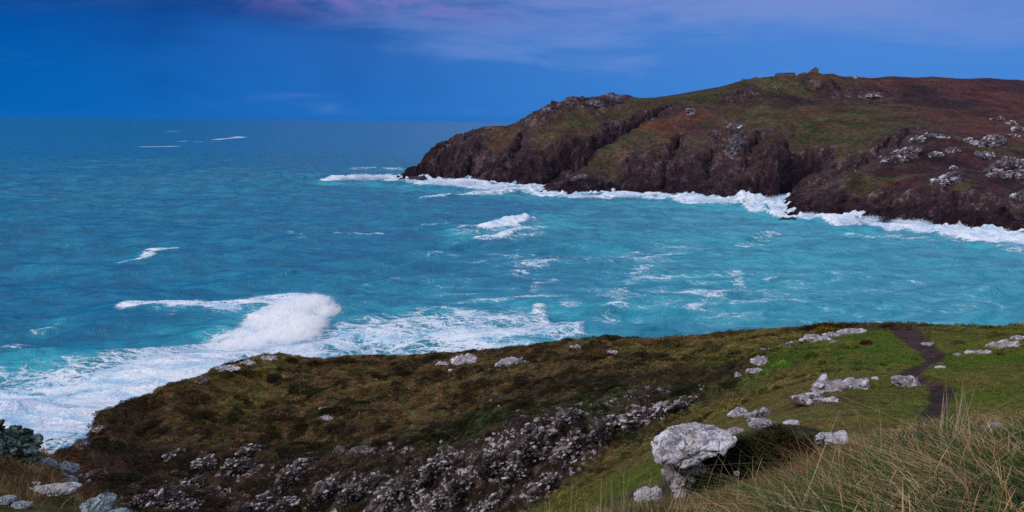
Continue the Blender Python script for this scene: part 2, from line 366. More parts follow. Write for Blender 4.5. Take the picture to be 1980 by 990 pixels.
# footpath
path_px = [(1786,835,34),(1795,820,34),(1807,800,38),(1815,778,35),(1822,755,38),(1812,744,38),(1776,734,38),(1754,724,36),(1772,711,36),(1806,699,30),(1802,683,40),(1772,660,44),(1744,636,50)]
pp = []
for px, py, w in path_px:
    q = nh(px, py, 18); pp.append((q[0], q[1], w / F * q[1] * .5))
side = []
for px, py, w in [(1712,638,40),(1750,638,46),(1800,639,40),(1845,641,24)]:
    q = nh(px, py, 18)
    if q is not None: side.append((q[0], q[1], 1.0))
x, y = GX.ravel(), GY.ravel()
wob = fbm(pn, 1.1, 3, 71) * .28
d1, w1 = seg_dist(x, y, pp); pathm = 1 - sstep(-.06, .12, d1 - w1 + wob * .6)
d2, w2 = seg_dist(x, y, side); pathm = np.maximum(pathm, 1 - sstep(-.2, .4, d2 - w2 + wob * 2))
near_x = (y < 14)
big = 1 - sstep(95, 110, y)
hz = (1 - pathm)
z = Z0.ravel().copy()
rk = np.clip(rockN, 0, 1)
tus = (fbm(xyz(x, y * 1.5), 2.6, 4, 31, .6, True) - .3) * .42 * heathN + fbm(pn, 5.5, 3, 37) * .55 * heathN
gr = fbm(pn, 2.2, 4, 41) * .16 + fbm(pn, .5, 2, 43) * .03
crag = (fbm(pn * [1, 1, 1] + xyz(wx, wy), 2.4, 5, 51, .55, True)) * 1.1 * sstep(.3, .75, rk) * np.where(y > 30, 1, .15)
lip = fbm(xyz(x + y * .3, y * 3.2), 9, 4, 61, .5, True) * .35 * heathN
nearf = .10 + .9 * sstep(12, 26, y)
z += (tus + lip) * hz * nearf + gr * hz * (.35 + .65 * sstep(12, 26, y)) + crag
z -= pathm * .16
z = np.where(y > 98, z + fbm(pn, 9, 4, 5, .5, True) * 3 * sstep(98, 112, y), z)
z = np.where(x < -62, z + fbm(pn, 9, 4, 5, .5, True) * 2, z)
pathc = np.array([.052, .034, .040])
edge = sstep(.05, .5, pathm) * (1 - sstep(.5, .95, pathm))
colN = colN * (1 - edge[:, None]) + np.array([.06, .055, .02]) * edge[:, None]
colF = colN * (1 - pathm[:, None]) + pathc * pathm[:, None]
rockF = rk * (1 - pathm)
V = xyz(x, y, z)
G_NEAR = Grid(nxs, nys, z.reshape(GX.shape))
rcolN = np.tile(np.array([.22, .18, .15]), (len(x), 1))
dk = sstep(16, 4, z)[:, None]
rcolN = rcolN * (1 - dk) + np.array([.2, .17, .2]) * dk
land = mesh_np('clifftop_ground', V, grid_faces(len(nxs), len(nys)), M_NEAR, cols={'col': colF, 'rcol': rcolN}, floats={'rock': rockF})
prop(land, 'near moorland promontory of brown heath and green turf above the cove', kind='structure')

# ================================================================== FAR HEADLAND
far = []
def Fp(px, py, D): far.append(W(px, py, D))
def Fw(px, D, zz): d = ray(px, 300); far.append(np.array([d[0] * D, D, zz]))
SEA = [(762,348),(800,348),(850,349),(900,352),(945,358),(985,360),(1040,362),(1085,358),(1050,376),(1115,379),(1190,375),(1240,374),(1300,378),(1345,388),(1400,390),(1450,393),(1500,388),(1528,390),(1515,417),(1560,416),(1620,417),(1700,428),(1800,433),(1900,443),(1980,450),(2200,470),(2500,500)]
for px, py in SEA:
    p = WS(px, py, -.5); far.append(p); d = ray(px, py); D = p[1] - 22
    far.append(np.array([d[0] * D, D, -4.]))
SKY = [(800,322,745),(850,285,762),(900,258,770),(945,242,772),(985,240,778),(1030,222,785),(1060,204,792),(1095,191,800),(1110,194,800),(1140,190,805),(1190,183,810),(1240,187,815),(1320,178,820),
       (1400,164,815),(1440,153,808),(1500,142,800),(1530,140,800),(1575,139,800),(1610,143,806),(1650,148,830),(1720,147,850),(1800,148,870),(1900,151,890),(1980,156,900),(2200,160,920),(2500,165,940)]
for px, py, D in SKY:
    Fp(px, py, D); zz = far[-1][2]
    Fw(px, D + 45, zz - 5 - (6 if px < 1250 else 0) - (8 if px < 930 else 0))
    if px < 1300: Fw(px, D + 110, max(-8, zz * .35 - 10)); Fw(px, D + 170, -9)
    else: Fw(px, D + 160, zz - 14)
for px, py, D in [
    (900,305,745),(945,300,735),(985,270,745),(985,320,712),(1050,255,745),(1050,300,712),(1095,240,762),(1095,290,718),(1040,345,690),(940,340,715),(1090,345,690),
    (1150,215,790),(1190,215,782),(1150,255,742),(1200,245,738),(1130,315,705),(1290,212,765),(1245,228,748),
    (1150,287,688),(1115,332,648),(1190,276,698),(1240,250,708),(1320,214,752),(1190,320,655),(1240,300,660),(1240,340,632),(1150,350,632),(1320,255,690),(1320,300,655),(1320,345,628),
    (1400,195,778),(1400,205,755),(1400,240,705),(1400,300,645),(1400,350,612),(1430,275,660),
    (1500,165,782),(1500,192,752),(1500,203,735),(1500,245,672),(1470,265,648),(1500,285,640),(1490,340,606),(1450,350,604),
    (1570,175,775),(1570,192,755),(1570,203,735),(1570,240,675),(1555,270,655),(1640,170,790),(1640,200,735),(1640,240,670),
    (1628,264,648),(1605,290,620),(1582,323,590),(1552,358,562),(1535,382,545),
    (1700,190,760),(1700,220,690),(1700,250,640),(1750,250,615),
    (1775,252,602),(1720,290,578),(1664,327,550),(1600,362,525),
    (1816,259,572),(1740,290,556),(1700,315,536),(1640,345,515),(1590,380,494),(1560,400,484),(1650,400,478),(1700,370,490),(1700,405,462),(1750,330,515),(1800,330,510),(1800,380,462),(1800,412,440),
    (1900,272,580),(1900,330,505),(1900,390,448),(1900,420,425),(1980,240,640),(1980,300,530),(1980,360,465),(1980,425,415),(1980,200,760),(1900,210,715),(1800,205,715),(1850,180,790),
    (2200,200,760),(2200,300,520),(2200,400,415),(2500,300,500),(2500,430,380),
]: Fp(px, py, D)
# sea cave recess (low ground behind spur)
for px, py, D in [(1520,372,585),(1548,340,592),(1575,318,606),(1545,300,632)]: Fp(px, py, D)
for X, Y in [(-220, 500), (-220, 800), (-250, 1150), (0, 480), (100, 400), (0, 1150)]: far.append(np.array([X, Y, -12.]))
for X, Y, q in [(900, 500, 60), (900, 1150, 95), (700, 1150, 95)]: far.append(np.array([X, Y, q]))
CREST_F = [(775,346),(800,324),(830,300),(850,287),(875,272),(900,260),(920,250),(945,244),(985,243),(1010,234),(1030,225),(1060,208),(1095,196),(1140,194),(1190,186),(1240,189),(1280,184),(1320,180),(1360,173),(1400,166),(1440,155),(1475,150),(1500,148),(1540,146),(1575,147),(1610,149),(1650,152),(1720,149),(1800,150),(1900,153),(1980,158)]
f_far = fit_crest(far, 5.0, CREST_F, 600, 1000)
fxs = np.concatenate([np.arange(-200, 480, 1.15), np.arange(480, 900, 4)])
fys = np.concatenate([np.arange(330, 860, 1.2), np.arange(860, 1150, 5)])
FX, FY = np.meshgrid(fxs, fys)
FZ = f_far(FX, FY)
G_FAR0 = Grid(fxs, fys, FZ)
def fh(px, py, d0=340, d1=1000): return G_FAR0.hit(px, py, d0, d1)
BK = (.085, .056, .042); OG = (.078, .066, .040); GG = (.064, .060, .032); RD = (.092, .038, .040); PU = (.060, .028, .042); DKP = (.032, .019, .025); OR = (.115, .052, .034)
def cw(c, r, dark=0.0): return tuple(c) + (r, dark)
fs = []
for px, py, v in [
    (790,335,cw(DKP,1,1)),(850,310,cw(DKP,.9,.8)),(900,275,cw(DKP,.6,.3)),(900,320,cw(DKP,.9,.8)),(960,250,cw(BK,.4,.2)),(960,280,cw(BK,.25,.1)),(1000,300,cw(DKP,.5,.5)),(950,330,cw(OR,.8,.8)),(1000,340,cw(DKP,1,1)),
    (1040,235,cw(BK,.7,.1)),(1060,260,cw(OG,.15)),(1100,205,cw(BK,.9,.1)),(1120,230,cw(GG,.1)),(1180,195,cw(BK,.8,.1)),(1150,215,cw(BK,.6,.1)),(1200,225,cw(GG,.1)),(1060,290,cw(BK,.3,.2)),(1080,330,cw(DKP,.9,.9)),
    (1130,260,cw(BK,.3)),(1190,248,cw(DKP,1,.7)),(1160,280,cw(DKP,1,.9)),(1240,215,cw(BK,.5,.3)),(1250,200,cw(GG,.05)),(1310,190,cw(GG,0)),(1290,215,cw(DKP,.7,.4)),
    (1180,285,cw(OG,.05)),(1230,265,cw(OG,.1)),(1270,245,cw(OR,.2)),(1130,325,cw(GG,.3)),(1160,330,cw(GG,.4)),(1200,310,cw(BK,.4,.1)),(1260,290,cw(BK,.4,.1)),(1250,340,cw(DKP,.9,.8)),(1150,365,cw(DKP,1,1)),(1300,365,cw(DKP,1,1)),
    (1340,225,cw(OR,.2)),(1330,240,cw(RD,.3)),(1380,230,cw(BK,.4)),(1350,280,cw(BK,.5,.2)),(1340,330,cw(DKP,.8,.6)),(1425,270,cw((.12,.12,.13),.9)),(1410,300,cw((.12,.12,.12),.8,.1)),(1380,180,cw(GG,.05)),(1430,185,cw(DKP,.8,.3)),
    (1400,350,cw(DKP,.9,.5)),(1440,330,cw(BK,.6,.2)),(1460,380,cw(DKP,1,1)),(1480,220,cw(OG,.05)),(1480,150,cw(GG,0)),(1500,165,cw(OG,.2)),(1540,175,cw(OG,.1)),(1450,240,cw(OG,.1)),(1500,265,cw(BK,.4,.2)),
    (1500,320,cw(DKP,1,.6)),(1550,330,cw(DKP,1,1)),(1530,190,cw(DKP,.4,.4)),(1585,147,cw(BK,.3,.0)),(1620,149,cw(BK,.25,.0)),(1600,168,cw(DKP,.9,.2)),(1640,175,cw(DKP,.9,.2)),(1680,180,cw(DKP,.6)),(1560,220,cw(BK,.1)),(1600,230,cw(OG,.05)),(1600,260,cw(GG,.1)),(1570,265,cw(GG,.1)),
    (1650,250,cw(OG,.05)),(1700,225,cw(OG,.1)),(1750,225,cw(BK,.05)),(1700,245,cw(GG,.05)),(1640,280,cw(OG,.1)),(1625,300,cw(OG,.15)),(1680,280,cw(BK,.3)),(1720,275,cw(DKP,.9,.1)),(1660,310,cw((.12,.11,.14),.8,.1)),(1620,345,cw((.09,.08,.1),.8,.3)),
    (1700,160,cw(RD,.05)),(1780,155,cw(RD,0)),(1850,165,cw(RD,0)),(1950,165,cw(PU,0)),(1770,175,cw(DKP,.3)),(1850,195,cw(PU,0)),(1840,198,cw(DKP,.1)),(1930,190,cw(RD,0)),(1950,215,cw(RD,.05)),(1800,225,cw(RD,.05)),(1860,250,cw(RD,.1)),(1960,260,cw(RD,.3)),
    (1800,240,cw(BK,.1)),(1850,285,cw(PU,.15)),(1800,300,cw(DKP,.2)),(1760,300,cw(DKP,.5)),(1880,300,cw(PU,.2)),(1900,285,cw(GG,.1)),(1700,335,cw(PU,.15)),(1670,345,cw(GG,.05)),(1640,370,cw(GG,.2,.1)),(1700,350,cw(OG,.05)),(1760,350,cw(PU,.15)),
    (1850,330,cw(PU,.3)),(1850,360,cw(GG,.2)),(1780,370,cw(BK,.3)),(1720,380,cw(DKP,.6,.2)),(1620,395,cw(DKP,.9,.7)),(1560,400,cw(DKP,1,1)),(1680,405,cw(DKP,.8,.6)),(1800,400,cw(DKP,.7,.4)),(1900,400,cw(DKP,.6,.4)),(1900,360,cw(PU,.3)),
    (1950,330,cw(PU,.5)),(1970,380,cw(DKP,.5,.2)),(1850,425,cw(DKP,1,1)),(1950,435,cw(DKP,1,1)),(1750,420,cw(DKP,1,1)),(1430,160,cw(GG,0)),
]:
    q = fh(px, py)
    if q is not None: fs.append((q[0], q[1], v))
fs += [(600., 700., cw(PU, 0)), (600., 450., cw(PU, .3)), (700., 950., cw(RD, 0)), (0., 900., cw(DKP, 1, 1)), (150., 950., cw(BK, .3))]
CARVE = []
x, y = FX.ravel(), FY.ravel()
for pts_, dep_ in (([(1112,345,660,9),(1135,320,690,13),(1165,288,716,16),(1225,250,742,15),(1290,216,768,7)], 17), ([(1526,384,584,10),(1545,350,598,16),(1562,325,612,17),(1582,305,626,12)], 34),
                   ([(1600,365,532,5),(1664,327,562,9),(1720,288,592,9),(1775,250,615,6)], 9), ([(1440,372,622,5),(1455,330,640,7),(1462,290,662,5)], 9), ([(1290,365,636,5),(1300,330,655,8),(1310,290,680,5)], 9), ([(985,340,712,6),(1000,300,728,9),(1010,270,745,5)], 9),
                   ([(1496,376,584,5),(1502,335,600,7),(1508,285,625,6)], -11), ([(905,335,722,5),(915,300,738,8)], 8), ([(1700,410,470,4),(1712,385,488,6)], 6), ([(1370,370,620,5),(1372,330,645,7)], 8)):
    ll = [(W(a, b, D_)[0], D_, w_) for a, b, D_, w_ in pts_]
    dd, ww = seg_dist(x + fbm(xyz(x, y), 14, 3, 77) * 5, y + fbm(xyz(x, y), 14, 3, 78) * 5, ll)
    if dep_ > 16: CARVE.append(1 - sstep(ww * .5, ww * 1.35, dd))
    FZ = FZ - (dep_ * (1 - sstep(ww * .35, ww * 1.25, dd))).reshape(FZ.shape) * sstep(-2, 14, FZ)
z = FZ.ravel()
pf = xyz(x, y)
fwx = fbm(pf, 30, 4, 101) * 13; fwy = fbm(pf, 30, 4, 103) * 13
A = idw(x + fwx, y + fwy, fs, 4, 30.)
colf, rkf, dkf = A[:, :3].copy(), A[:, 3], A[:, 4]
cvm = np.max(CARVE, 0); rkf = np.maximum(rkf, cvm); dkf = np.maximum(dkf, cvm * .95)  # bare rock in cave and long gully, their shade darkened into the rock colour
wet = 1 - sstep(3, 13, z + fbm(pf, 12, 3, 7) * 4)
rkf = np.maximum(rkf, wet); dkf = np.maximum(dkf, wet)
gz_y, gz_x = np.gradient(FZ, fys, fxs)
slope = np.hypot(gz_x, gz_y).ravel()
rkf = np.clip(rkf + .35 * sstep(.75, 1.2, slope), 0, 1)
nrm = np.stack([-gz_x.ravel(), -gz_y.ravel(), np.ones(len(x))], -1); nrm /= np.linalg.norm(nrm, axis=1, keepdims=True)
p3 = xyz(x, y, z)
q3 = p3 * [1, 1, .55]
rm = sstep(.35, .75, rkf)
disp = rm * (fbm(q3 + xyz(fwx, fwy) * .3, 16, 5, 111, .58, True) * 5.2 + fbm(q3 + xyz(fwx, fwy) * .2, 5.5, 4, 117, .6, True) * 2.4)
w1_, w2_, wid = worley(p3 / np.array([7., 7., 12.]), 5)
disp += rm * fbm(xyz(x, y, z * .3), 34, 3, 141, .5, True) * 3.5 - rm * 1.6
disp += rm * (fbm(xyz(x, y, z * .16) + xyz(fwx, fwy) * .25, 7.5, 4, 151, .55, True) * 2.6 - .6)
disp += rm * ((wid - .5) * 2.6 + np.clip(w2_ - w1_, 0, .35) * 3.0)
soft = fbm(pf, 26, 4, 121) * 1.0 + fbm(pf, 6, 3, 125, .6) * .55
damp = sstep(-6, 3, z)
disp -= 3.9 * rm
disp *= .85
P = p3 + nrm * (disp * damp)[:, None]
P[:, 2] += soft * (1 - rm * .6) * damp
gl = np.clip(fbm(pf, 5, 3, 131), -1, 1)
vv = 1 + .35 * fbm(pf, 14, 4, 133)[:, None]
colf *= vv * .88
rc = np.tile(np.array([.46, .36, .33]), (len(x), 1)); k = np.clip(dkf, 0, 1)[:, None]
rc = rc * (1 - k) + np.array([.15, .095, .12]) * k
orange = (sstep(.05, .12, colf[:, 0] - colf[:, 1] * 1.7))[:, None]
rc = rc * (1 - orange * .5) + rc * np.array([1.5, .7, .6]) * orange * .5
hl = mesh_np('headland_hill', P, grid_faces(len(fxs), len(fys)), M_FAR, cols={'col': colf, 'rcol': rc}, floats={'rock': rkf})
prop(hl, 'rocky headland of brown and green moor across the cove', kind='structure')
G_FAR = Grid(fxs, fys, P[:, 2].reshape(FX.shape))

# ================================================================== SEA
def geo(a, b, s, g):
    o = [a]
    while o[-1] < b: o.append(o[-1] + s); s *= g
    return np.array(o)
xp = geo(330, 28000, 1.15, 1.035)[1:]
sxs = np.concatenate([-xp[::-1], np.arange(-330, 330.1, 1.1), xp])
sys_ = np.concatenate([np.arange(-400, 90, 12), np.arange(90, 150, 1.5), np.arange(150, 330, .75), np.arange(330, 760, 1.3), geo(760, 28000, 1.6, 1.024)])
SX, SY = np.meshgrid(sxs, sys_)
dxs = np.gradient(sxs); dys = np.gradient(sys_)
sp = np.maximum(dxs[None, :], dys[:, None]).ravel()
x, y = SX.ravel().copy(), SY.ravel().copy()
ps = xyz(x, y)
hgt = np.zeros(len(x)); ox = np.zeros(len(x)); oy = np.zeros(len(x))
rw = np.random.default_rng(3)
amod = 1 + .5 * fbm(ps, 60, 2, 201)
for lam, amp, n in [(46, .85, 4), (27, .55, 5), (15, .30, 6), (8.5, .20, 8), (4.6, .11, 8)]:
    for _ in range(n):
        l = lam * rw.uniform(.75, 1.3); th = R(-72 + rw.uniform(-38, 38)); kx, ky = math.cos(th) * 2 * math.pi / l, math.sin(th) * 2 * math.pi / l
        a = amp / math.sqrt(n) * 1.5 * (1 - sstep(l / 5, l / 2.6, sp)) * amod
        ph = kx * x + ky * y + rw.uniform(0, 6.28) + fbm(ps, lam * 3, 1, int(lam)) * 2.0
        hgt += a * np.sin(ph); ox += -a * .7 * kx / math.hypot(kx, ky) * np.cos(ph) * -1; oy += -a * .7 * ky / math.hypot(kx, ky) * np.cos(ph) * -1
# foam: strokes laid on the water (pixel of the photo -> point of the water)
foam = np.zeros(len(x)); lace = np.zeros(len(x)); aer = np.zeros(len(x)); mound = np.zeros(len(x))
def wp(px, py):
    q = WS(px, py, 0); return q[0], q[1]
def stroke(pts, wid, val=1.0, soft_=1.0, target='foam', ysc=1.0):
    """pts in photo pixels; wid = half width on the water in metres"""
    P_ = []
    for i, p in enumerate(pts):
        X, Y = wp(p[0], p[1]); P_.append((X, Y * 1.0, wid * (p[2] if len(p) > 2 else 1)))
    xs_ = [p[0] for p in P_]; ys_ = [p[1] for p in P_]; mg = wid * 3 + 6
    sel = (x > min(xs_) - mg) & (x < max(xs_) + mg) & (y > min(ys_) - mg) & (y < max(ys_) + mg)
    d, w = seg_dist(x[sel], y[sel], P_)
    v = val * (1 - sstep(w * (1 - .7 * soft_), w * (1 + .3 * soft_) + .01, d))
    arr = {'foam': foam, 'lace': lace, 'aer': aer, 'mound': mound}[target]
    arr[sel] = np.maximum(arr[sel], v)
def poly(pts, val, target='lace', feather=6.0):
    Q = np.array([wp(*p) for p in pts]); mg = feather * 2
    sel = (x > Q[:, 0].min() - mg) & (x < Q[:, 0].max() + mg) & (y > Q[:, 1].min() - mg) & (y < Q[:, 1].max() + mg)
    X, Y = x[sel], y[sel]; ins = np.zeros(len(X), bool); n = len(Q)
    for i in range(n):
        (ax, ay), (bx, by) = Q[i], Q[(i + 1) % n]
        ins ^= ((ay > Y) != (by > Y)) & (X < (bx - ax) * (Y - ay) / (by - ay + 1e-12) + ax)
    ring = [(a, b, 0) for a, b in Q] + [(Q[0][0], Q[0][1], 0)]
    d, _ = seg_dist(X, Y, ring); sd = np.where(ins, d, -d)
    v = val * sstep(-feather, feather, sd)
    arr = {'foam': foam, 'lace': lace, 'aer': aer, 'mound': mound}[target]; arr[sel] = np.maximum(arr[sel], v)
# big surf apron at the left, behind the near point
poly([(-200,905),(60,905),(140,870),(400,730),(520,690),(500,655),(420,660),(300,690),(190,722),(60,765),(-200,790)], .80, 'foam', 12)
poly([(-200,905),(60,905),(500,700),(640,690),(700,640),(560,640),(420,650),(270,690),(120,722),(-200,745)], .72, 'lace', 12)
poly([(560,700),(1130,665),(1120,640),(1060,600),(900,590),(640,630),(560,660)], .50, 'lace', 9)
poly([(600,700),(1050,670),(900,650),(640,672)], .66, 'lace', 6)
poly([(380,690),(1150,690),(1200,560),(1000,560),(650,600),(400,630)], .8, 'aer', 14)
poly([(-200,905),(500,800),(640,600),(480,595),(330,650),(-200,720)], .9, 'aer', 14)
stroke([(1040,590,.8),(1050,610,1),(1075,625,1.1),(1110,640,1),(1120,660,.8)], 3.2, .85, 1.2)
stroke([(780,606),(900,585),(1000,575),(1080,572),(1100,590)], 5, .37, 1.6, 'lace')
stroke([(1030,560),(1070,540),(1090,530)], 5, .37, 1.6, 'lace')
stroke([(1180,575),(1230,540),(1250,510)], 6, .37, 1.6, 'lace')
stroke([(1140,500),(1250,485),(1330,480),(1450,470),(1530,455)], 6, .37, 1.6, 'lace')
stroke([(1380,455),(1440,452),(1490,452)], 2.6, .7, 1.3)
stroke([(1480,545),(1500,540)], 2.0, .75, 1.2); stroke([(1690,612),(1720,622)], 1.6, .7, 1.2); stroke([(1470,560),(1560,575)], 1.8, .65, 1.3)
stroke([(1160,620),(1200,590),(1290,560),(1400,555)], 6, .37, 1.6, 'lace')
stroke([(1000,520),(1100,505),(1180,508)], 6, .37, 1.6, 'lace')
stroke([(1340,600),(1400,585),(1440,560),(1420,530)], 5, .37, 1.6, 'lace')
poly([(1140,600),(1300,600),(1400,480),(1250,470),(1150,500)], .22, 'lace', 20)
poly([(1100,650),(1980,630),(1980,560),(1500,500),(1180,540)], .17, 'lace', 22)
poly([(560,600),(1120,600),(1160,470),(900,470),(640,520)], .14, 'lace', 25)
poly([(-200,640),(500,560),(900,400),(600,370),(-200,420)], .05, 'lace', 30)
poly([(560,560),(1100,560),(1180,440),(1600,470),(1980,500),(2100,640),(1100,640)], .55, 'aer', 30)
# breaking wave at the left
stroke([(238,613,.4),(268,607,1.1),(310,601,.8),(350,608,1.4),(400,606,1.0),(440,611,1.3),(480,604,1.1),(520,598,1.2)], 7.5, .88, 1.3)
stroke([(500,588,.5),(540,584,1),(580,580,1)], 6, .7, 1.3)
stroke([(500,582,.7),(540,578,1),(600,572,1)], 6, .85, 1)
poly([(440,668),(468,632),(530,600),(600,572),(635,590),(650,612),(620,635),(590,662),(500,672)], 1.0, 'foam', 4)
stroke([(240,612),(400,612),(520,600),(620,596)], 15, 1.0, 1.4, 'mound')
stroke([(450,640),(560,610),(640,606)], 13, .8, 1.4, 'mound')
stroke([(200,588,.6),(235,588,.6)], 2.2, .55); stroke([(0,660),(50,664)], 3, .6); stroke([(70,640),(110,632)], 2.5, .5)
# middle breaker
poly([(880,448),(930,443),(980,435),(1015,422),(1052,432),(1020,439),(985,447),(935,449)], 1.1, 'foam', 3)
poly([(840,450),(900,440),(1010,440),(1060,436),(1050,458),(930,464)], .30, 'lace', 8)
stroke([(925,459,.7),(965,459,1),(1005,451,.8)], 4.5, .95, 1.2)
stroke([(820,440),(880,438)], 3, .55); stroke([(890,448),(1050,440)], 16, .9, 1.3, 'mound'); stroke([(900,455),(1090,440),(1060,420)], 18, .8, 1.2, 'aer')
stroke([(650,455,.6),(700,456,.8),(740,453,.5)], 3.5, .6); stroke([(560,448),(590,462)], 3, .45)
# small breakers left
stroke([(230,505,.5),(270,502,.8),(300,494,1.2),(335,490,.9)], 4.6, .86, 1.2); stroke([(280,500),(340,500)], 12, .7, 1.3, 'mound')
for a in [[(415,270),(470,265)],[(352,273),(378,273)],[(385,274),(412,274)],[(275,284),(335,283)],[(458,264),(470,266)],[(330,254),(345,253)]]: stroke(a, 12, 1.1, .9)
stroke([(458,265),(468,265)], 16, 1.3, .9)
# headland tip and shore surf
stroke([(630,350,.5),(660,346,1),(700,345,1.6),(740,345,1.6),(790,349,1.2),(850,355,1.1),(920,360,1.1)], 17, 1.0, .7)
stroke([(690,327),(740,326),(780,330)], 12, .62, 1)
stroke([(760,352),(850,360),(930,366),(1000,370),(1045,372)], 14, .9, .9)
stroke([(820,385,.5),(870,381,.8),(930,374,1.2),(975,372,1.4)], 9, .75, 1)
stroke([(940,362),(1000,362),(1050,364)], 12, 1.0, .7)
stroke([(1040,378),(1120,384),(1200,381),(1260,383),(1300,387),(1345,395)], 9, .92, .8)
stroke([(1190,380),(1250,380),(1320,386),(1380,398),(1450,400),(1500,402),(1530,400)], 12, 1.0, .7)
stroke([(1420,395),(1480,410),(1520,418)], 9, .9, .8)
stroke([(1500,398),(1525,394)], 9, 1, .7)
stroke([(1515,424,.6),(1560,424,1),(1620,428,1.4),(1700,440,1.5),(1800,448,1.7),(1900,458,1.9),(1980,470,2.1),(2200,500,2.2)], 11, 1.05, .6)
stroke([(1640,452,.4),(1800,462,.8),(1900,472,1),(2000,492,1)], 10, .6, 1.1)
stroke([(1060,392),(1300,395),(1450,412),(1560,436),(1800,470),(2000,500)], 17, .95, 1.2, 'aer')
stroke([(640,356),(760,362),(900,376),(1050,384)], 22, .8, 1.2, 'aer')
shore = np.zeros(len(x)); stro = [(630,350),(700,345),(790,350),(920,359),(1040,362)]
# shore spray heave
fn = fbm(ps, 5, 4, 211); fn2 = fbm(ps, 14, 3, 213)
farm = sstep(300, 380, y)
sm = np.clip(foam, 0, 1)
landz = np.zeros(len(x)); selF = (x > -195) & (x < 890) & (y > 335) & (y < 1140)
landz[selF] = G_FAR0.at(x[selF], y[selF])
selb = selF & (landz > -2.6) & (landz < 6) & (y < 800)
edge_f = np.zeros(len(x)); edge_f[selb] = 1.0
foam[selb] = np.maximum(foam[selb], .92 - .25 * (y[selb] > 600) * (fn2[selb] > 0))
sm = np.clip(foam, 0, 1)
hgt += farm * sm * (1.1 + 2.2 * np.clip(fn + .2, 0, 1) + 1.5 * np.clip(fn2, 0, 1)) * (y < 900)
hgt += edge_f * sm * np.clip(fn * 2.2 + fn2 * 2, 0, 2) * 1.8
hgt += mound * 2.6 * (1 + .3 * fn2) + (1 - farm) * sm * (.55 * np.clip(fn + .4, 0, 1))
# near shore of the promontory
seln = (x > -105) & (x < 105) & (y > 40) & (y < 150)
nz = np.full(len(x), -50.); nz[seln] = G_NEAR0.at(x[seln], y[seln])
foam = np.maximum(foam, (1 - sstep(0, 1, np.abs(nz + 2) / 8)) * .9)
streak = fbm(xyz(x * .35 + y * .12, y), 7, 4, 221)
hgt = np.where(sp > 60, hgt * 0, hgt)
calm = 1 - np.clip(np.maximum(mound, np.clip(foam, 0, 1) * .9), 0, 1)
Vs = xyz(x + ox * calm, y + oy * calm, hgt)
def sea_mat():
    t = NT('storm_sea_water'); p = t.pos(); fo = t.attr('foam', out=2); la = t.attr('lace', out=2); ae = t.attr('aer', out=2); rg = t.attr('bay', out=2)
    wv = t.mapping(p, (1, 1, 0.2), (0, 0, R(-12)))
    st = t.mapping(p, (.33, 1, .3), (0, 0, R(-14)))
    n1 = t.noise(st, .16, 6, .68, .6); n2 = t.noise(st, .45, 6, .68, .9); n3 = t.noise(p, 1.6, 5, .7, .6)
    deep = t.mix(t.ramp(n1, .35, .68), C4(.0006, .115, .235), C4(.003, .215, .37))
    bay = t.mix(t.ramp(n1, .35, .65), C4(.008, .185, .29), C4(.06, .32, .45))
    c = t.mix(rg, deep, bay)
    turq = t.mix(t.ramp(n2, .4, .6), C4(.010, .33, .44), C4(.05, .46, .55))
    c = t.mix(t.math('MULTIPLY', ae, t.ramp(n1, .3, .65, .25, .85)), c, turq)
    # dense foam
    f1 = t.ramp(t.math('ADD', fo, t.math('MULTIPLY', t.math('SUBTRACT', t.math('ADD', t.math('MULTIPLY', n2, .65), t.math('MULTIPLY', n3, .35)), .5), 3.4)), .46, .86)
    # lacy foam: stretched cell edges broken by noise
    warp = t.n('ShaderNodeVectorMath', operation='ADD'); t.set(warp.inputs[0], st)
    wn = t.n('ShaderNodeTexNoise'); t.set(wn.inputs['Vector'], st); wn.inputs['Scale'].default_value = .5; wn.inputs['Detail'].default_value = 4
    sc = t.n('ShaderNodeVectorMath', operation='SCALE'); t.t.links.new(wn.outputs['Color'], sc.inputs[0]); sc.inputs['Scale'].default_value = 3.2
    t.t.links.new(sc.outputs[0], warp.inputs[1])
    ve = t.vor(warp.outputs[0], .42, 'DISTANCE_TO_EDGE'); ve2 = t.vor(warp.outputs[0], 1.1, 'DISTANCE_TO_EDGE')
    web = t.math('MAXIMUM', t.ramp(ve, .16, .0), t.math('MULTIPLY', t.ramp(ve2, .18, .0), .75))
    br = t.math('ADD', t.math('MULTIPLY', t.noise(st, .16, 6, .66, .6), .9), t.math('MULTIPLY', web, .22))
    th = t.math('SUBTRACT', .92, t.math('MULTIPLY', la, .72))
    f2 = t.ramp(t.math('SUBTRACT', t.math('ADD', br, t.math('MULTIPLY', n3, .25)), th), -.02, .16)
    f2 = t.math('MULTIPLY', f2, t.ramp(la, .02, .12))
    # scattered whitecaps far out
    cap = t.ramp(t.noise(t.mapping(p, (.45, 1, 1), (0, 0, R(-8))), .055, 8, .75, .4), .69, .735)
    far_ = t.math('MULTIPLY', cap, .75)
    f = t.math('MAXIMUM', t.math('MAXIMUM', f1, t.math('MULTIPLY', f2, .85)), far_, True)
    white = t.mix(t.ramp(t.math('ADD', t.math('MULTIPLY', n3, .35), t.math('MULTIPLY', t.noise(st, .22, 5, .65, .8), .65)), .38, .58), C4(.33, .56, .78), C4(.84, .88, .95))
    c = t.mix(f, c, white)
    rough = t.math('ADD', .22, t.math('MULTIPLY', f, .6))
    h1 = t.math('ADD', t.math('MULTIPLY', t.noise(wv, .22, 6, .62, .3), 2.2), t.math('MULTIPLY', t.noise(wv, .7, 4, .6, .2), .35))
    h1 = t.math('ADD', h1, t.math('MULTIPLY', f, .25))
    return t.done(c, rough, t.bump(h1, .7, 1.0), .25)
M_SEA = sea_mat()
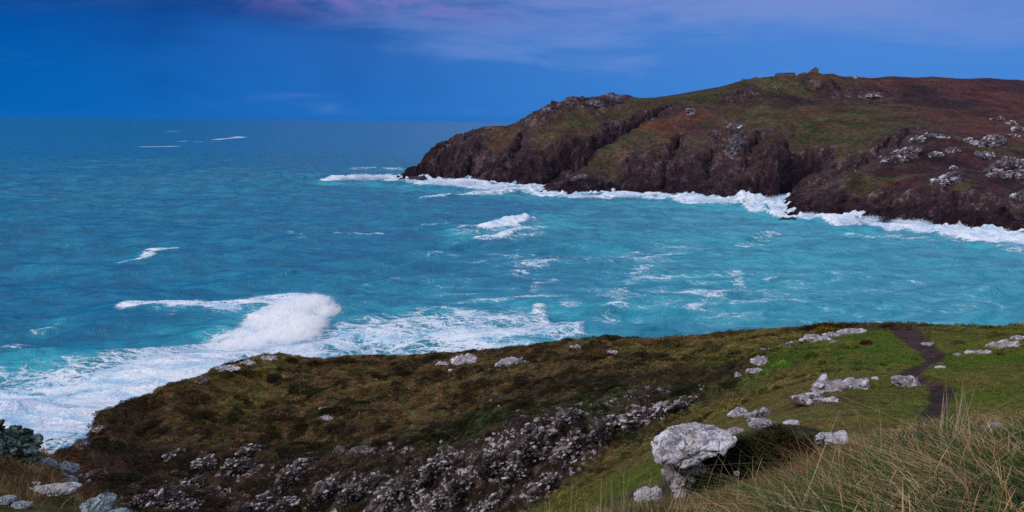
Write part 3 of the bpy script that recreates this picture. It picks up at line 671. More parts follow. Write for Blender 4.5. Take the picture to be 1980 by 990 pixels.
# how far into the sheltered, milky bay a point lies
bayv = sstep(-60, 120, x + (330 - y) * .10 + fbm(ps, 60, 3, 231) * 45) * (1 - sstep(620, 900, y))
sea = mesh_np('sea_water', Vs, grid_faces(len(sxs), len(sys_)), M_SEA, floats={'foam': np.clip(foam, 0, 1.3), 'lace': lace, 'aer': np.clip(np.maximum(aer, foam * .6), 0, 1), 'bay': bayv})
prop(sea, 'stormy turquoise and blue sea streaked with white foam', kind='structure')

# ================================================================== ROCKS
_ico = {}
def ico(sub):
    if sub not in _ico:
        bm = bmesh.new(); bmesh.ops.create_icosphere(bm, subdivisions=sub, radius=1)
        v = np.array([p.co[:] for p in bm.verts], np.float32); f = np.array([[q.index for q in p.verts] for p in bm.faces], np.int32); bm.free()
        _ico[sub] = (v / np.linalg.norm(v, axis=1, keepdims=True), f)
    return _ico[sub]
def rock(name, size, seed, sub, mat, nb=5, planes=9, rough=.12, crack=.06, blobs=None, tilt=0.0, strata=0.0, cell=.35, spread=.5, yaw=0.0, stretch=(1, 1, 1)):
    size = tuple(a * b for a, b in zip(size, stretch))
    """one star-shaped boulder cluster; size = half extents in metres; returns the verts and faces"""
    r = np.random.default_rng(seed); d, f = ico(sub)
    if blobs is None:
        blobs = [((0, 0, 0), .62)]
        for _ in range(nb):
            c = r.uniform(-1, 1, 3) * (spread, spread * .6, spread * .5); blobs.append((c, max(np.linalg.norm(c) + .08, r.uniform(.34, .6))))
    rad = np.zeros(len(d))
    for c, q in blobs:
        c = np.array(c); b = d @ c; disc = b * b - (c @ c - q * q); rad = np.maximum(rad, b + np.sqrt(np.maximum(disc, 0)))
    for _ in range(planes):
        n = r.normal(size=3); n /= np.linalg.norm(n); off = r.uniform(.52, .82)
        dn = d @ n; rad = np.where(dn > .05, np.minimum(rad, off / np.maximum(dn, .05)), rad)
    sz = np.array(size); p = d * rad[:, None] * sz; s = float(np.mean(sz))
    off = r.uniform(0, 50, 3)
    w1, w2, wi = worley(p / (s * cell) + off, seed)
    k = fbm(p + off, s * .8, 5, seed, .55) * rough * 1.4 + fbm(p + off, s * .22, 4, seed + 3, .6, True) * rough * .5
    k += (wi - .5) * crack * 1.6 - crack * 1.4 * (1 - sstep(0, .22, w2 - w1))
    if strata: k += strata * np.abs(((p[:, 2] + p[:, 0] * .45) / (s * .22) + fbm(p, s, 2, seed) * .8) % 1 - .5)
    p = p + d * (k * s)[:, None]
    if yaw: p = p @ np.array(Matrix.Rotation(yaw, 3, 'Z').transposed())
    if tilt: p = p @ np.array(Matrix.Rotation(tilt, 3, 'Y').transposed())
    return p, f
_knob = []
def knob_set():
    if not _knob:
        for k in range(10): _knob.append(rock('k', (1.25, .9, .6), 900 + k, 3 if k < 5 else 2, None, nb=3, planes=20, rough=.10, crack=.03))
    return _knob
def put_rock(name, cat, label, at, size, seed, sub, mat, group=None, knobs=0, ksize=(.1, .3), kmat=None, **kw):
    p, f = rock(name, size, seed, sub, mat, **kw); nb_ = len(f)
    if knobs:
        r = np.random.default_rng(seed + 9); dip = (r.uniform(-.15, .3), r.uniform(-.55, -.2), r.uniform(-.4, .4)); ks = knob_set(); up = np.where(p[:, 2] > -.25 * size[2])[0]
        cen = p[r.choice(up, max(3, knobs // 9))]; pv, fv, k0 = [p], [f], len(p)
        for _ in range(knobs):
            c0 = cen[r.integers(len(cen))] + r.normal(size=3) * np.array(size) * .26
            j = up[np.argmin(((p[up] - c0) ** 2).sum(1))]; c0 = p[j] * .97
            kv, kf = ks[r.integers(len(ks))]; s_ = ksize[0] + (ksize[1] - ksize[0]) * r.uniform() ** 2.2
            m = np.array(Euler((dip[0] + r.normal() * .18, dip[1] + r.normal() * .18, dip[2] + r.normal() * .3)).to_matrix())
            pv.append(kv @ m.T * s_ * r.uniform(.5, 1.5, 3) + c0); fv.append(kf + k0); k0 += len(kv)
        p = np.concatenate(pv); f = np.concatenate(fv)
    o = mesh_np(name, p, f, mat, loc=tuple(at))
    if knobs:
        o.data.materials.append(kmat); o.data.polygons.foreach_set('material_index', (np.arange(len(f)) >= nb_).astype(np.int32)); o.data.update()
    prop(o, label, cat, group); return o
def place(px, py, w, h, gr=G_NEAR, near_=True, d0=3, dep=.8, sink=.15, sub=4, mat=M_ROCKMID, name='rock_outcrop', cat='rock', label='', group=None, seed=1, **kw):
    """px,py = middle of the rock's foot in the photo, w,h its size there in pixels"""
    q = gr.hit(px, py, d0, 130 if near_ else 1000)
    if q is None: print('no hit', label); return None
    D = q[1]; hw = w / F * D / 2; hh = h / F * D * .62
    sz = (hw * 1.25, hw * dep * 1.1, hh * 1.25)
    at = (q[0], q[1] + hw * dep * .3, q[2] + hh * (.62 - sink))
    return put_rock(name, cat, label, at, sz, seed, sub, mat, group, **kw)

# --- the big boulder in front and its neighbours
q = W(1330, 905, 8.9)
BB = [((0, 0, .05), .55), ((-.25, 0, .12), .55), ((.42, .0, .16), .5), ((.15, .1, .2), .56), ((-.1, 0, -.45), .5), ((-.35, -.05, -.05), .5), ((.05, -.05, -.62), .66)]
def pf_boulder():
    p, f = rock('b', (.54, .50, .44), 12, 6, M_WHITE, blobs=BB, planes=24, rough=.07, crack=.035, cell=.6, strata=.05)
    # undercut below the cap so that it overhangs, cap stretched to the right
    zz = p[:, 2]; under = sstep(.06, -.12, zz) * sstep(-.42, -.2, zz) + sstep(-.2, -.42, zz)
    p[:, 0] = np.where(zz < .06, p[:, 0] * (1 - .30 * sstep(.06, -.12, zz)) - .08 * sstep(.06, -.12, zz), p[:, 0] + .10 * sstep(0, .3, p[:, 0]) )
    p[:, 2] += np.where(p[:, 0] > 0, p[:, 0] * .02, p[:, 0] * .18)
    return p, f
qc = W(1338, 856, 8.9); qs = W(1322, 925, 8.95)
root = prop(empty('boulder', tuple(G_NEAR.hit(1325, 962, 5, 20))), 'large undercut boulder capped with white lichen beside dark heather at the gully edge', 'boulder'); ro = np.array(root.location)
def hull_rock(layers, seed, cuts, rough):
    """an angular block: layers of (y offset, scale, dz) of one outline in x, z, closed by a convex hull, then weathered"""
    r = np.random.default_rng(seed); bm = bmesh.new()
    for yo, sc_, dz, out in layers:
        for a, b in out: bm.verts.new((a * sc_ + r.normal() * .012, yo + r.normal() * .03, b * sc_ + dz + r.normal() * .008))
    h = bmesh.ops.convex_hull(bm, input=bm.verts[:]); bmesh.ops.delete(bm, geom=list({v for v in h['geom_interior'] if isinstance(v, bmesh.types.BMVert)}), context='VERTS')
    bmesh.ops.triangulate(bm, faces=bm.faces[:])
    for _ in range(cuts): bmesh.ops.subdivide_edges(bm, edges=[e for e in bm.edges if e.calc_length() > .012], cuts=1, use_grid_fill=True); bmesh.ops.triangulate(bm, faces=bm.faces[:])
    bmesh.ops.smooth_vert(bm, verts=bm.verts[:], factor=.5, use_axis_x=True, use_axis_y=True, use_axis_z=True); bm.normal_update()
    v = np.array([q.co[:] for q in bm.verts]); n_ = np.array([q.normal[:] for q in bm.verts]); f = np.array([[q.index for q in g.verts] for g in bm.faces]); bm.free()
    w1, w2, wi = worley(v / np.array([.22, .22, .12]) + 7, seed)
    d = fbm(v, .3, 4, seed) * rough + fbm(v, .09, 4, seed + 2, .6, True) * rough * .4 + .03 * np.abs(((v[:, 2] - v[:, 0] * .35) / .11 + fbm(v, .4, 2, seed) * .9) % 1 - .5) - .035 * (1 - sstep(0, .12, w2 - w1)) + (wi - .5) * .03
    return v + n_ * d[:, None], f
OUT = [((a - 1338) / F * 8.9, -(b - 858) / F * 8.9 * .66 + (a - 1338) / F * 8.9 * .06) for a, b in [(1260,868),(1264,893),(1302,896),(1335,880),(1382,858),(1420,838),(1402,826),(1365,818),(1325,813),(1300,826),(1278,845)]]
p, f = hull_rock([(-.28, .66, -.05, OUT), (-.14, 1.0, -.02, OUT), (.10, 1.0, .0, OUT), (.28, .7, .0, OUT)], 5, 5, .06)
mesh_np('lichened_cap', p, f, M_WHITE, parent=root, loc=tuple(qc - ro))
p, f = rock('b', (.27, .3, .34), 22, 6, M_ROCKMID, nb=9, planes=22, rough=.22, crack=.14, cell=.35, strata=.12, spread=.6)
mesh_np('broken_base', p, f, M_ROCKMID, parent=root, loc=tuple(qs - ro + np.array([0, .05, 0])))
NR = [
 # px, py(foot), w, h, sub, mat, label, extras
 (1262,975,66,44,5,M_ROCK,'small pale knobbly boulder below left of the large undercut boulder',dict(dep=.8)),
 (1612,858,70,30,5,M_ROCK,'smooth whitish flat boulder behind the heather, in front of the green field',dict(planes=5,rough=.07,dep=.7)),
 (1607,757,66,42,5,M_ROCKMID,'rounded grey outcrop with white top in the middle of the green field',dict(nb=7)),
 (1662,752,46,30,5,M_ROCKMID,'smaller grey outcrop with dark underside right of the rounded field outcrop',dict(nb=6)),
 (1570,782,70,26,5,M_CRAG,'dark low ledge with white spots below the rounded field outcrop',dict(nb=8)),
 (1607,776,22,16,4,M_ROCK,'single white stone beside the dark low ledge',{}),
 (1758,747,56,30,5,M_ROCKMID,'wedge shaped boulder tapering towards the left edge of the footpath',dict(dep=.6,tilt=.16,planes=6)),
 (1692,734,16,8,4,M_ROCK,'tiny white stone between the field outcrop and the wedge shaped boulder',{}),
 (1432,804,36,28,4,M_ROCKMID,'pale broken stone at the left end of the scattered field stones',{}),
 (1462,812,34,30,5,M_CRAG,'craggy grey stone in the middle of the scattered field stones',{}),
 (1478,806,24,26,4,M_ROCKMID,'upright pale stone at the right end of the scattered field stones',{}),
 (1426,838,30,14,4,M_ROCKMID,'narrow pale slab just above the tip of the large boulder',dict(planes=4)),
 (1488,828,58,18,5,M_ROCKMID,'low mauve slab lying in turf above the heather bush',dict(planes=4,rough=.07)),
 (1533,824,28,20,4,M_ROCK,'small whitish stone at the right end of the low mauve slab',{}),
 (1474,704,36,22,5,M_ROCKMID,'pale outcrop on the slope left of the green field',{}),
 (1463,720,34,12,4,M_ROCKMID,'flat pale ledge at the foot of the slope outcrop',{}),
 (1483,680,24,14,4,M_ROCKMID,'small round rock above the slope outcrop',{}),
 (1427,730,16,14,4,M_ROCKMID,'small pale rock left of the slope outcrop at the heather edge',{}),
 (1393,752,16,10,4,M_ROCKMID,'lone stone low on the slope at the end of the gully',{}),
 (1580,661,44,24,5,M_ROCKMID,'white knobbly outcrop on the crest left of the footpath',dict(nb=8)),
 (1610,652,34,16,4,M_ROCKMID,'middle rock of the white crest outcrops',{}),
 (1652,645,40,14,4,M_ROCKMID,'long low rock at the right end of the crest outcrops',{}),
 (1530,672,28,20,4,M_CRAG,'dark rimmed rock at the left end of the crest outcrops',{}),
 (1612,664,20,8,4,M_ROCKMID,'thin white stone under the crest outcrops',{}),
 (1942,672,60,18,5,M_ROCKMID,'long pale ledge on the grass right of the footpath',dict(nb=7)),
 (1898,684,34,10,4,M_ROCKMID,'low flat stones left of the long pale ledge',{}),
 (1852,688,16,8,4,M_ROCKMID,'small stone at the right edge of the footpath',{}),
 (1968,656,26,12,4,M_ROCKMID,'rough stone above the long pale ledge near the sea edge',{}),
 (1818,712,20,7,4,M_ROCK,'tiny pale stone on the right side of the path bend',{}),
 (1800,668,22,10,4,M_ROCKMID,'flat rock bedded in the footpath near the crest',{}),
 (905,700,58,20,5,M_ROCKMID,'pale rounded outcrop on the heath crest against the water',dict(nb=8)),
 (858,706,26,10,4,M_ROCKMID,'small pale rock left of the heath crest outcrop',{}),
 (990,706,60,18,5,M_ROCKMID,'broken pale outcrop right of the heath crest outcrop',dict(nb=9)),
 (872,718,12,7,3,M_ROCK,'white stone in brown heath below the crest outcrop',{}),
 (1115,674,26,9,4,M_ROCKMID,'low grey rock on the crest above the rust coloured heath',{}),
 (1185,684,34,7,4,M_ROCKMID,'thin pale ledge on the heath right of the broken outcrop',{}),
 (387,742,28,22,5,M_CRAG,'square dark block standing on the promontory edge against the foam',dict(planes=14,nb=2)),
 (440,716,46,15,5,M_ROCKMID,'pale rocks along the sloping edge above the surf',dict(nb=8)),
 (478,705,34,12,4,M_ROCKMID,'brown streaked rocks below the highest point of the left crest',dict(nb=6)),
 (518,696,36,11,4,M_ROCKMID,'grey rocks on the highest point of the left crest',dict(nb=7)),
 (190,832,34,18,4,M_CRAG,'pinkish rock corner on the lower left edge of the promontory',dict(planes=12)),
 (158,868,36,30,5,M_CRAG,'brown rock face at the left end of the promontory',dict(nb=6)),
 (626,792,24,9,4,M_ROCK,'white stone alone in the brown heath',{}),
 (630,812,30,14,4,M_ROCKMID,'pale stones just below the lone white heath stone',dict(nb=6)),
 (700,880,50,24,5,M_CRAG,'grey ledge in the middle of the dark heath slope',dict(nb=8)),
 (655,878,30,18,4,M_CRAG,'small grey ledge left of the mid slope ledge',{}),
]
for i, (px, py, w, h, sub, mat, lab, kw) in enumerate(NR):
    kw = dict(kw)
    if w >= 22 and py < 835 and 'slab' not in lab and 'wedge' not in lab and 'square' not in lab: kw.update(knobs=int(14 + w * .5), ksize=(.07, .34 if w > 36 else .2), kmat=M_PALEKNOB, sink=.5, stretch=(1.15, 1, .8))
    place(px, py, w, h, sub=sub, mat=mat, label=lab, seed=40 + i, d0=(6 if py > 845 else 14), **{**dict(nb=7, planes=20, sink=.42, spread=.62, rough=.10, crack=.06, cell=.5, strata=.06), **kw})
# crags of the rocky gully face
CR = [
 (775,962,110,72,'rounded crag with a bright rim at the left of the gully face'),(845,915,84,52,'pale topped crag above the rounded gully crag'),(890,960,80,66,'layered crag with yellow lichen in the gully face'),
 (955,915,70,62,'crag in shadow between the layered crag and the tall gully crag'),(1030,888,110,92,'tall pale crag at the centre of the gully face'),(1055,955,90,56,'brown buttress at the foot of the gully face'),
 (1115,880,92,84,'knobbly crag right of the tall pale gully crag'),(1170,845,80,58,'crag with orange stains right of the knobbly crag'),(1225,825,74,50,'speckled crag above the grassy gully side'),
 (1282,800,66,34,'low speckled crag near the top of the gully'),(1330,782,56,22,'last low crag at the head of the gully'),(1000,930,70,60,'dark crag under the tall pale gully crag'),
 (850,990,100,50,'brown crag at the bottom edge under the layered crag'),(960,985,90,56,'dark red crag at the bottom of the gully'),(740,985,70,40,'grey crag under the rounded gully crag'),
 (690,960,70,44,'white flecked crag left of the rounded gully crag'),(630,960,80,46,'pale ribbed crag low on the heath slope'),(560,935,54,60,'steep pale rib running up the dark heath'),
 (590,905,40,40,'upper part of the pale rib on the dark heath'),(500,985,80,44,'grey crag at the bottom of the heath slope'),(545,985,50,30,'low crag right of the grey bottom crag'),
 (455,915,60,56,'narrow white ribbed crag in the left half of the heath'),(480,880,44,34,'upper white rib above the narrow ribbed crag'),(390,905,40,30,'grey speckled crag on the far left of the heath'),
 (372,940,36,30,'small speckled crag under the grey far left crag'),(275,985,84,60,'knobbly grey crag above the blue boulder in the corner'),(165,935,44,34,'grey crag below the left end of the promontory'),
 (330,885,30,18,'small pale crag high on the left heath'),(1110,812,60,30,'grey green crag at the top of the gully face'),(1030,835,56,30,'low pale crag above the tall gully crag'),
 (360,985,60,30,'dark crag at the bottom between two grey crags'),
]
for i, (px, py, w, h, lab) in enumerate(CR):
    place(px, py, w * .8, h * .85, sub=6 if w > 60 else 5, mat=M_CRAG, label=lab, name='crag', cat='crag', seed=140 + i, yaw=R(RNG.uniform(25, 65)), stretch=(1.55, .8, .85) if px < 720 else (1.3, .9, .9), nb=12, planes=8, rough=.26, crack=.2, cell=.2, spread=.7, d0=22, dep=.55, sink=.5, strata=.08, knobs=int(40 + w * 1.1), ksize=(.05, .26), kmat=M_KNOB)
# loose stones lying on the gully face: alike, so they share label and group
protos = []
rs = np.random.default_rng(5); n_st = 0
st_px = [(rs.uniform(560, 1360), rs.normal() * 42 - 4) for _ in range(330)]
for i, (px, t_) in enumerate(st_px):
    py = 935 - (px - 740) * .265 + t_ * (1 if px < 1200 else .45)
    if py > 985 or (px > 1120 and py > 905 - (px - 1120) * .55): continue
    q = G_NEAR.hit(px, py, 22, 120)
    if q is None: continue
    s = (.06 + .2 * rs.uniform() ** 2)
    if len(protos) < 6:
        p, f = rock('s', (s * 1.2, s, s * .8), 400 + i, 3, M_KNOB, nb=3); o = mesh_np('loose_stone', p, f, M_KNOB); protos.append(o)
    else:
        o = protos[i % 6].copy(); COL.objects.link(o); o.scale = [rs.uniform(.7, 1.3)] * 3
    o.location = (q[0], q[1], q[2] + s * .35); o.rotation_euler = (rs.uniform(-.5, .5), rs.uniform(-.5, .5), rs.uniform(0, 6.28))
    prop(o, 'small pale loose stone on the rocky gully face', 'stone', 'loose stones on the gully face'); n_st += 1
# bottom left corner
place(180, 1000, 76, 46, sub=6, mat=M_BLUEROCK, name='boulder', cat='boulder', label='blue grey lichened boulder leaning in the bottom left corner', seed=301, d0=5, tilt=-.35, planes=5, rough=.1, dep=.7)
place(225, 1004, 50, 22, sub=5, mat=M_BLUEROCK, name='boulder', cat='boulder', label='low blue grey rock at the bottom edge right of the leaning boulder', seed=302, d0=5, planes=5)
place(92, 958, 112, 24, sub=5, mat=M_ROCK, name='rock_slab', cat='rock', label='long pale slab rising to the right among rusty grass', seed=303, d0=5, tilt=-.12, planes=4, rough=.07, dep=.4)
place(10, 976, 56, 22, sub=5, mat=M_BLUEROCK, name='rock_slab', cat='rock', label='pale slab cut off by the left edge', seed=304, d0=5, tilt=-.15, planes=4, dep=.6)
place(46, 984, 44, 18, sub=5, mat=M_BLUEROCK, name='rock_slab', cat='rock', label='small pale slab in front of the left edge slab', seed=305, d0=5, tilt=-.2, planes=4, dep=.6)
place(118, 920, 46, 30, sub=5, mat=M_BLUEROCK, name='boulder', cat='boulder', label='mossy pale boulder at the drop beyond the rusty grass', seed=306, d0=5, planes=5)
place(135, 948, 34, 36, sub=5, mat=M_BLUEROCK, name='boulder', cat='boulder', label='green mossy rock ridge above the right end of the long slab', seed=307, d0=5, planes=5)
place(80, 905, 50, 22, sub=5, mat=M_BLUEROCK, name='boulder', cat='boulder', label='grey flat rock under the lichened shrub', seed=308, d0=5, planes=5)
place(70, 938, 20, 8, sub=4, mat=M_ROCK, name='stone', cat='stone', label='tiny white stone in grass behind the long slab', seed=309, d0=5)
place(1935, 838, 84, 24, sub=5, mat=M_ROCK, name='rock_slab', cat='rock', label='flat pale rock half hidden by tall grass near the right edge', seed=310, d0=4.5, planes=4, dep=.5)
for a_, b_, w_, h_, l_, k_ in [(14, 893, 88, 84, 'tall dark lumpy rock furred with grey green lichen at the left edge above the surf', 311), (-50, 900, 90, 110, 'dark lichened rock cut off by the left edge', 312)]:
    place(a_, b_, w_, h_, sub=6, mat=M_LICHEN, name='boulder', cat='boulder', label=l_, seed=k_, d0=5, nb=14, planes=24, rough=.34, crack=.16, cell=.3, spread=.7, dep=.9, strata=.14, tilt=.5, knobs=45, ksize=(.03, .12), kmat=M_LICHEN)
# skerries in the surf
def skerry(px, py, w, h, lab, seed, sub=4):
    q = WS(px, py, 0); hw = w / F * q[1] / 2; hh = h / F * q[1] * .75
    put_rock('skerry', 'sea rock', lab, (q[0], q[1], hh * .1), (hw * 1.3, hw * 1.0, hh * 1.3), seed, sub, M_WET, nb=6, planes=12, rough=.25, crack=.15, tilt=-.2)
for a in [(55,834,26,8,'small black sea rock awash farthest out in the foam at the left',1),(45,846,50,15,'black sea rock beside the lichened shrub',2),(92,866,44,18,'jagged black sea rock between shrub and promontory',3),
          (112,873,40,16,'black sea rock against the foot of the promontory',4),(66,860,20,8,'tiny black sea rock left of the jagged one',5),
          (1520,427,30,9,'black rock in the surf off the point of the front hill',6),(1568,424,44,12,'black sea rock right of the front hill point',7),(1600,422,30,10,'jagged black rock at the foot of the front hill',8),
          (1655,430,34,12,'dark rock breaking the white surf mid shore',9),(1712,434,30,9,'dark rock in the surf right of mid shore',10),(1890,446,44,10,'low dark rock in the surf towards the right edge',11),(1960,452,34,9,'dark rock in the surf by the right edge',12),
          (1260,383,30,6,'low black rock in the surf below the green spur',13),(1055,376,34,8,'black rock at the point of the middle spur',14),(800,350,60,9,'long black reef at the tip of the headland',15)]:
    skerry(a[0], a[1], a[2], a[3], a[4], 500 + a[5])
# pale outcrops on the far headland
FRK = [(1733,312,40,16,'lower end of the diagonal pale rock rib on the front hill'),(1758,298,36,26,'middle of the diagonal pale rock rib on the front hill'),(1778,272,30,14,'top of the diagonal pale rock rib on the front hill'),
 (1800,264,26,9,'small pale rock right of the diagonal rib top'),(1822,266,18,8,'smallest pale rock right of the diagonal rib top'),(1908,283,42,26,'large white crag high on the front hill'),(1872,275,18,10,'small white rock left of the large white crag'),
 (1888,282,18,12,'white rock touching the left foot of the large white crag'),(1846,294,26,14,'white rock in purple heath below the large white crag'),(1805,302,24,12,'two pale rocks right of the diagonal rib'),(1838,350,44,28,'white crag in the middle of the front hill'),
 (1818,356,26,14,'pale rock left of the middle white crag'),(1845,327,18,8,'pale rock above the middle white crag'),(1905,305,34,16,'pale rocks under the large white crag'),(1950,322,56,30,'broad white outcrop by the right edge'),
 (1962,345,52,26,'lower pale outcrop by the right edge'),(1930,342,38,18,'pale outcrop left of the lower right edge outcrop'),(1975,385,30,24,'pale rock low by the right edge'),(1930,232,26,12,'grey rocks in red bracken high on the right'),
 (1955,240,16,9,'small grey rock in red bracken high on the right'),(1972,252,24,14,'grey crag in bracken at the right edge'),(1960,264,24,10,'grey rocks below the crag in bracken'),(1425,292,34,54,'tall grey rock tower in the cliff of the middle hill'),
 (1418,250,22,14,'grey rock above the tall grey tower'),(1332,222,14,16,'pale rocks on the red scar'),(1098,200,24,16,'pointed crag on the headland skyline'),(1060,218,26,14,'dark crag left of the pointed skyline crag'),
 (1190,193,34,14,'rounded crag on the skyline right of the pointed one'),(1150,204,30,14,'crag between the pointed and the rounded skyline crags'),(945,250,20,9,'small crag where the headland drops to the sea'),(1440,156,12,6,'tiny rock on the skyline below the ruins'),
 (1462,152,16,6,'rock on the skyline left of the low walled ruin'),(1690,187,24,9,'pale rock under the dark cliff below the ruins'),(1500,172,9,6,'white stone on the green slope below the ruins'),(1655,151,10,4,'white stone on the skyline right of the ruins'),
 (1120,348,30,16,'green topped rock at the end of the middle spur'),(870,283,16,8,'crag on the lower headland ridge')]
for i, (px, py, w, h, lab) in enumerate(FRK):
    dk = lab.startswith(('dark', 'pointed', 'rounded', 'crag', 'small crag', 'rock on', 'tiny', 'tall', 'green'))
    mat = M_FARBASE
    if dk:
        if 'M_FARDARK' not in globals(): M_FARDARK = rock_mat('dark_far_rock', .3, pale=(.13, .115, .13), white=(.26, .24, .28), dark=(.03, .022, .03), green=(.07, .07, .04), amt=.7, gold=0)
        mat = M_FARDARK
    place(px, py, w, h, gr=G_FAR, near_=False, d0=350, sub=5 if w > 30 else 4, mat=mat, name='crag', cat='crag', label=lab, seed=600 + i, nb=9, planes=8, rough=.22, crack=.16, cell=.35, spread=.7, dep=.8, sink=.62, **({} if dk else dict(knobs=int(8 + w * .9), ksize=(.5, 2.2), kmat=M_FARROCK)))

# ================================================================== RUINS on the far skyline
def wall_mat():
    t = NT('ruin_masonry'); p = t.obj(); n = t.noise(p, .6, 6, .7); v = t.vor(p, 1.4)
    c = t.mix(t.ramp(n, .35, .65), C4(.10, .065, .07), C4(.22, .16, .16)); return t.done(c, .95, t.bump(t.math('ADD', n, v), .8, .2), .1)
M_RUIN = wall_mat()
def ruin_wall(name, x0, x1, y0, y1, zb, prof, parent, seed=0, hole=None, win_mat=None):
    """a broken wall: prof = heights along its length; rows of stones give an uneven top"""
    bm = bmesh.new(); r = random.Random(seed); n = len(prof)
    for i in range(n):
        a, b = x0 + (x1 - x0) * i / n, x0 + (x1 - x0) * (i + 1) / n
        hh = prof[i]; k = max(1, int(hh / .8))
        for j in range(k):
            if hole and hole[0] <= i <= hole[1] and hole[2] <= j * .8 < hole[3]: continue
            lo, hi = zb + hh * j / k, zb + hh * (j + 1) / k
            g = r.uniform(-.09, .09)
            m = bmesh.ops.create_cube(bm, size=1)['verts']
            for v in m:
                v.co = Vector(((a + b) / 2 + v.co.x * (b - a) * 1.01, (y0 + y1) / 2 + g + v.co.y * (y1 - y0), (lo + hi) / 2 + v.co.z * (hi - lo) * .999))
    bmesh.ops.bevel(bm, geom=bm.edges[:], offset=.06, segments=1, affect='EDGES')
    me = bpy.data.meshes.new(name); bm.to_mesh(me); bm.free(); me.materials.append(M_RUIN)
    o = bpy.data.objects.new(name, me); COL.objects.link(o); o.parent = parent; return o
def on_top(px, py, D):
    q = W(px, py, D); q[2] = G_FAR.at(q[0], q[1])[0]; return q
q = on_top(1571, 141, 806)
t1 = prop(empty('ruined_tower', tuple(q)), 'tall broken stone ruin on the headland top', 'ruin')
ruin_wall('front_wall', -4.2, 4.6, -3.4, -2.6, -1.5, [4.6, 5.4, 6.0, 5.9, 6.2, 7.4, 8.0, 8.6, 7.6, 7.2, 7.2], t1, 1)
ruin_wall('rear_wall', -3.6, 4.6, 2.6, 3.4, -1.5, [3.6, 4.4, 5.0, 6.2, 6.6, 7.9, 6.8, 6.2], t1, 2)
sw = ruin_wall('side_wall', -2.6, 2.6, -.4, .4, -1.5, [6.8, 7.2, 6.6, 6.0, 5.4], t1, 3); sw.location = (4.2, 0, 0); sw.rotation_euler = (0, 0, R(90))
q = on_top(1554, 144, 804)
rb = ruin_wall('broken_wall_stub', -5.5, 2.5, -.5, .5, -2, [2.2, 2.7, 2.4, 3.6, 2.6, 4.4, 3.2, 4.0], None, 7); rb.location = tuple(q)
prop(rb, 'low broken wall stub between the two ruins on the headland', 'wall')
q = on_top(1518, 144, 803)
t2 = prop(empty('ruined_hut', tuple(q), R(3)), 'low flat topped ruin left of the tall ruin on the headland', 'ruin')
ruin_wall('front_wall', -9, 9.2, -3.2, -2.6, -2, [3.0, 3.3, 4.2, 4.4, 4.4, 4.5, 4.6, 4.7, 4.8, 4.9, 5.0, 5.0, 5.0, 4.9], t2, 4)
ruin_wall('rear_wall', -9, 9, 2.6, 3.2, -2, [4.0, 4.2, 4.5, 4.6, 4.8, 4.9, 5.0, 5.0], t2, 5)
rbm = bmesh.new(); vs = bmesh.ops.create_cube(rbm, size=1)['verts']
for v in vs: v.co = Vector((v.co.x * 18.4, v.co.y * 7.2, v.co.z * .5 + 3.25 + v.co.x * .7))
bmesh.ops.bevel(rbm, geom=rbm.edges[:], offset=.1, segments=1, affect='EDGES')
me = bpy.data.meshes.new('roof_slab'); rbm.to_mesh(me); rbm.free(); me.materials.append(M_FARDARK); o = bpy.data.objects.new('roof_slab', me); COL.objects.link(o); o.parent = t2

# ================================================================== VEGETATION
def blades(base, h, lean, width, col, seg=4, curve=1.0, rng=RNG):
    """base (n,3), h (n), lean (n,2) tip offset, width (n), col (n,3): tapered curved strips"""
    n = len(base); t = np.linspace(0, 1, seg + 1)
    a = rng.uniform(0, 2 * np.pi, n); side_ = np.stack([np.cos(a), np.sin(a), np.zeros(n)], -1)
    L = np.concatenate([lean, np.zeros((n, 1))], 1)
    V_ = np.zeros((n, (seg + 1) * 2, 3)); bend = np.linalg.norm(lean, axis=1) / (h + 1e-6)
    for k, tt in enumerate(t):
        c = base + L * (tt ** 1.8 if curve else tt)
        c[:, 2] += h * (tt - .35 * np.minimum(bend, 1.5) * tt ** 2 * curve)
        w = width[:, None] * (1 - tt) ** .7 * .5 + .0004
        V_[:, 2 * k] = c - side_ * w; V_[:, 2 * k + 1] = c + side_ * w
    fi = []
    for k in range(seg): fi.append([2 * k, 2 * k + 1, 2 * k + 3, 2 * k + 2])
    fi = np.array(fi); off = (np.arange(n) * (seg + 1) * 2)[:, None, None]
    Fc = (fi[None] + off).reshape(-1, 4)
    shade = np.linspace(.75, 1.1, seg + 1).repeat(2)
    Cc = (col[:, None, :] * np.ones((1, (seg + 1) * 2, 1))).reshape(-1, 3)
    return V_.reshape(-1, 3), Fc, Cc
def join(parts):
    v, f, c, k = [], [], [], 0
    for a, b, d in parts: v.append(a); f.append(b + k); c.append(d); k += len(a)
    return np.concatenate(v), np.concatenate(f), np.concatenate(c)
# --- instanced tufts (stuff)
lib = bpy.data.collections.new('tuft_library'); lib2 = bpy.data.collections.new('turf_library')
def proto_mesh(name, v, f, coll):
    o = mesh_np(name, v, f, M_INST, smooth=False); COL.objects.unlink(o); coll.objects.link(o)
for k in range(5):
    r = np.random.default_rng(k + 20); n = 110
    th = r.uniform(0, 2 * np.pi, n); ph = np.arccos(r.uniform(.05, 1, n)); rad = r.uniform(.55, 1.05, n)
    c = np.stack([np.cos(th) * np.sin(ph) * rad, np.sin(th) * np.sin(ph) * rad, np.cos(ph) * rad * .8], -1)
    d = c / np.linalg.norm(c, axis=1, keepdims=True); sd = np.cross(d, r.normal(size=(n, 3))); sd /= np.linalg.norm(sd, axis=1, keepdims=True)
    s = r.uniform(.10, .2, n)[:, None]
    v = np.stack([c - sd * s * .5, c + sd * s * .5, c + d * s * 1.6 + r.normal(size=(n, 3)) * .08], 1).reshape(-1, 3)
    # leafy core so that the ground does not show through
    proto_mesh('heather_tuft', v, np.arange(n * 3).reshape(-1, 3), lib)
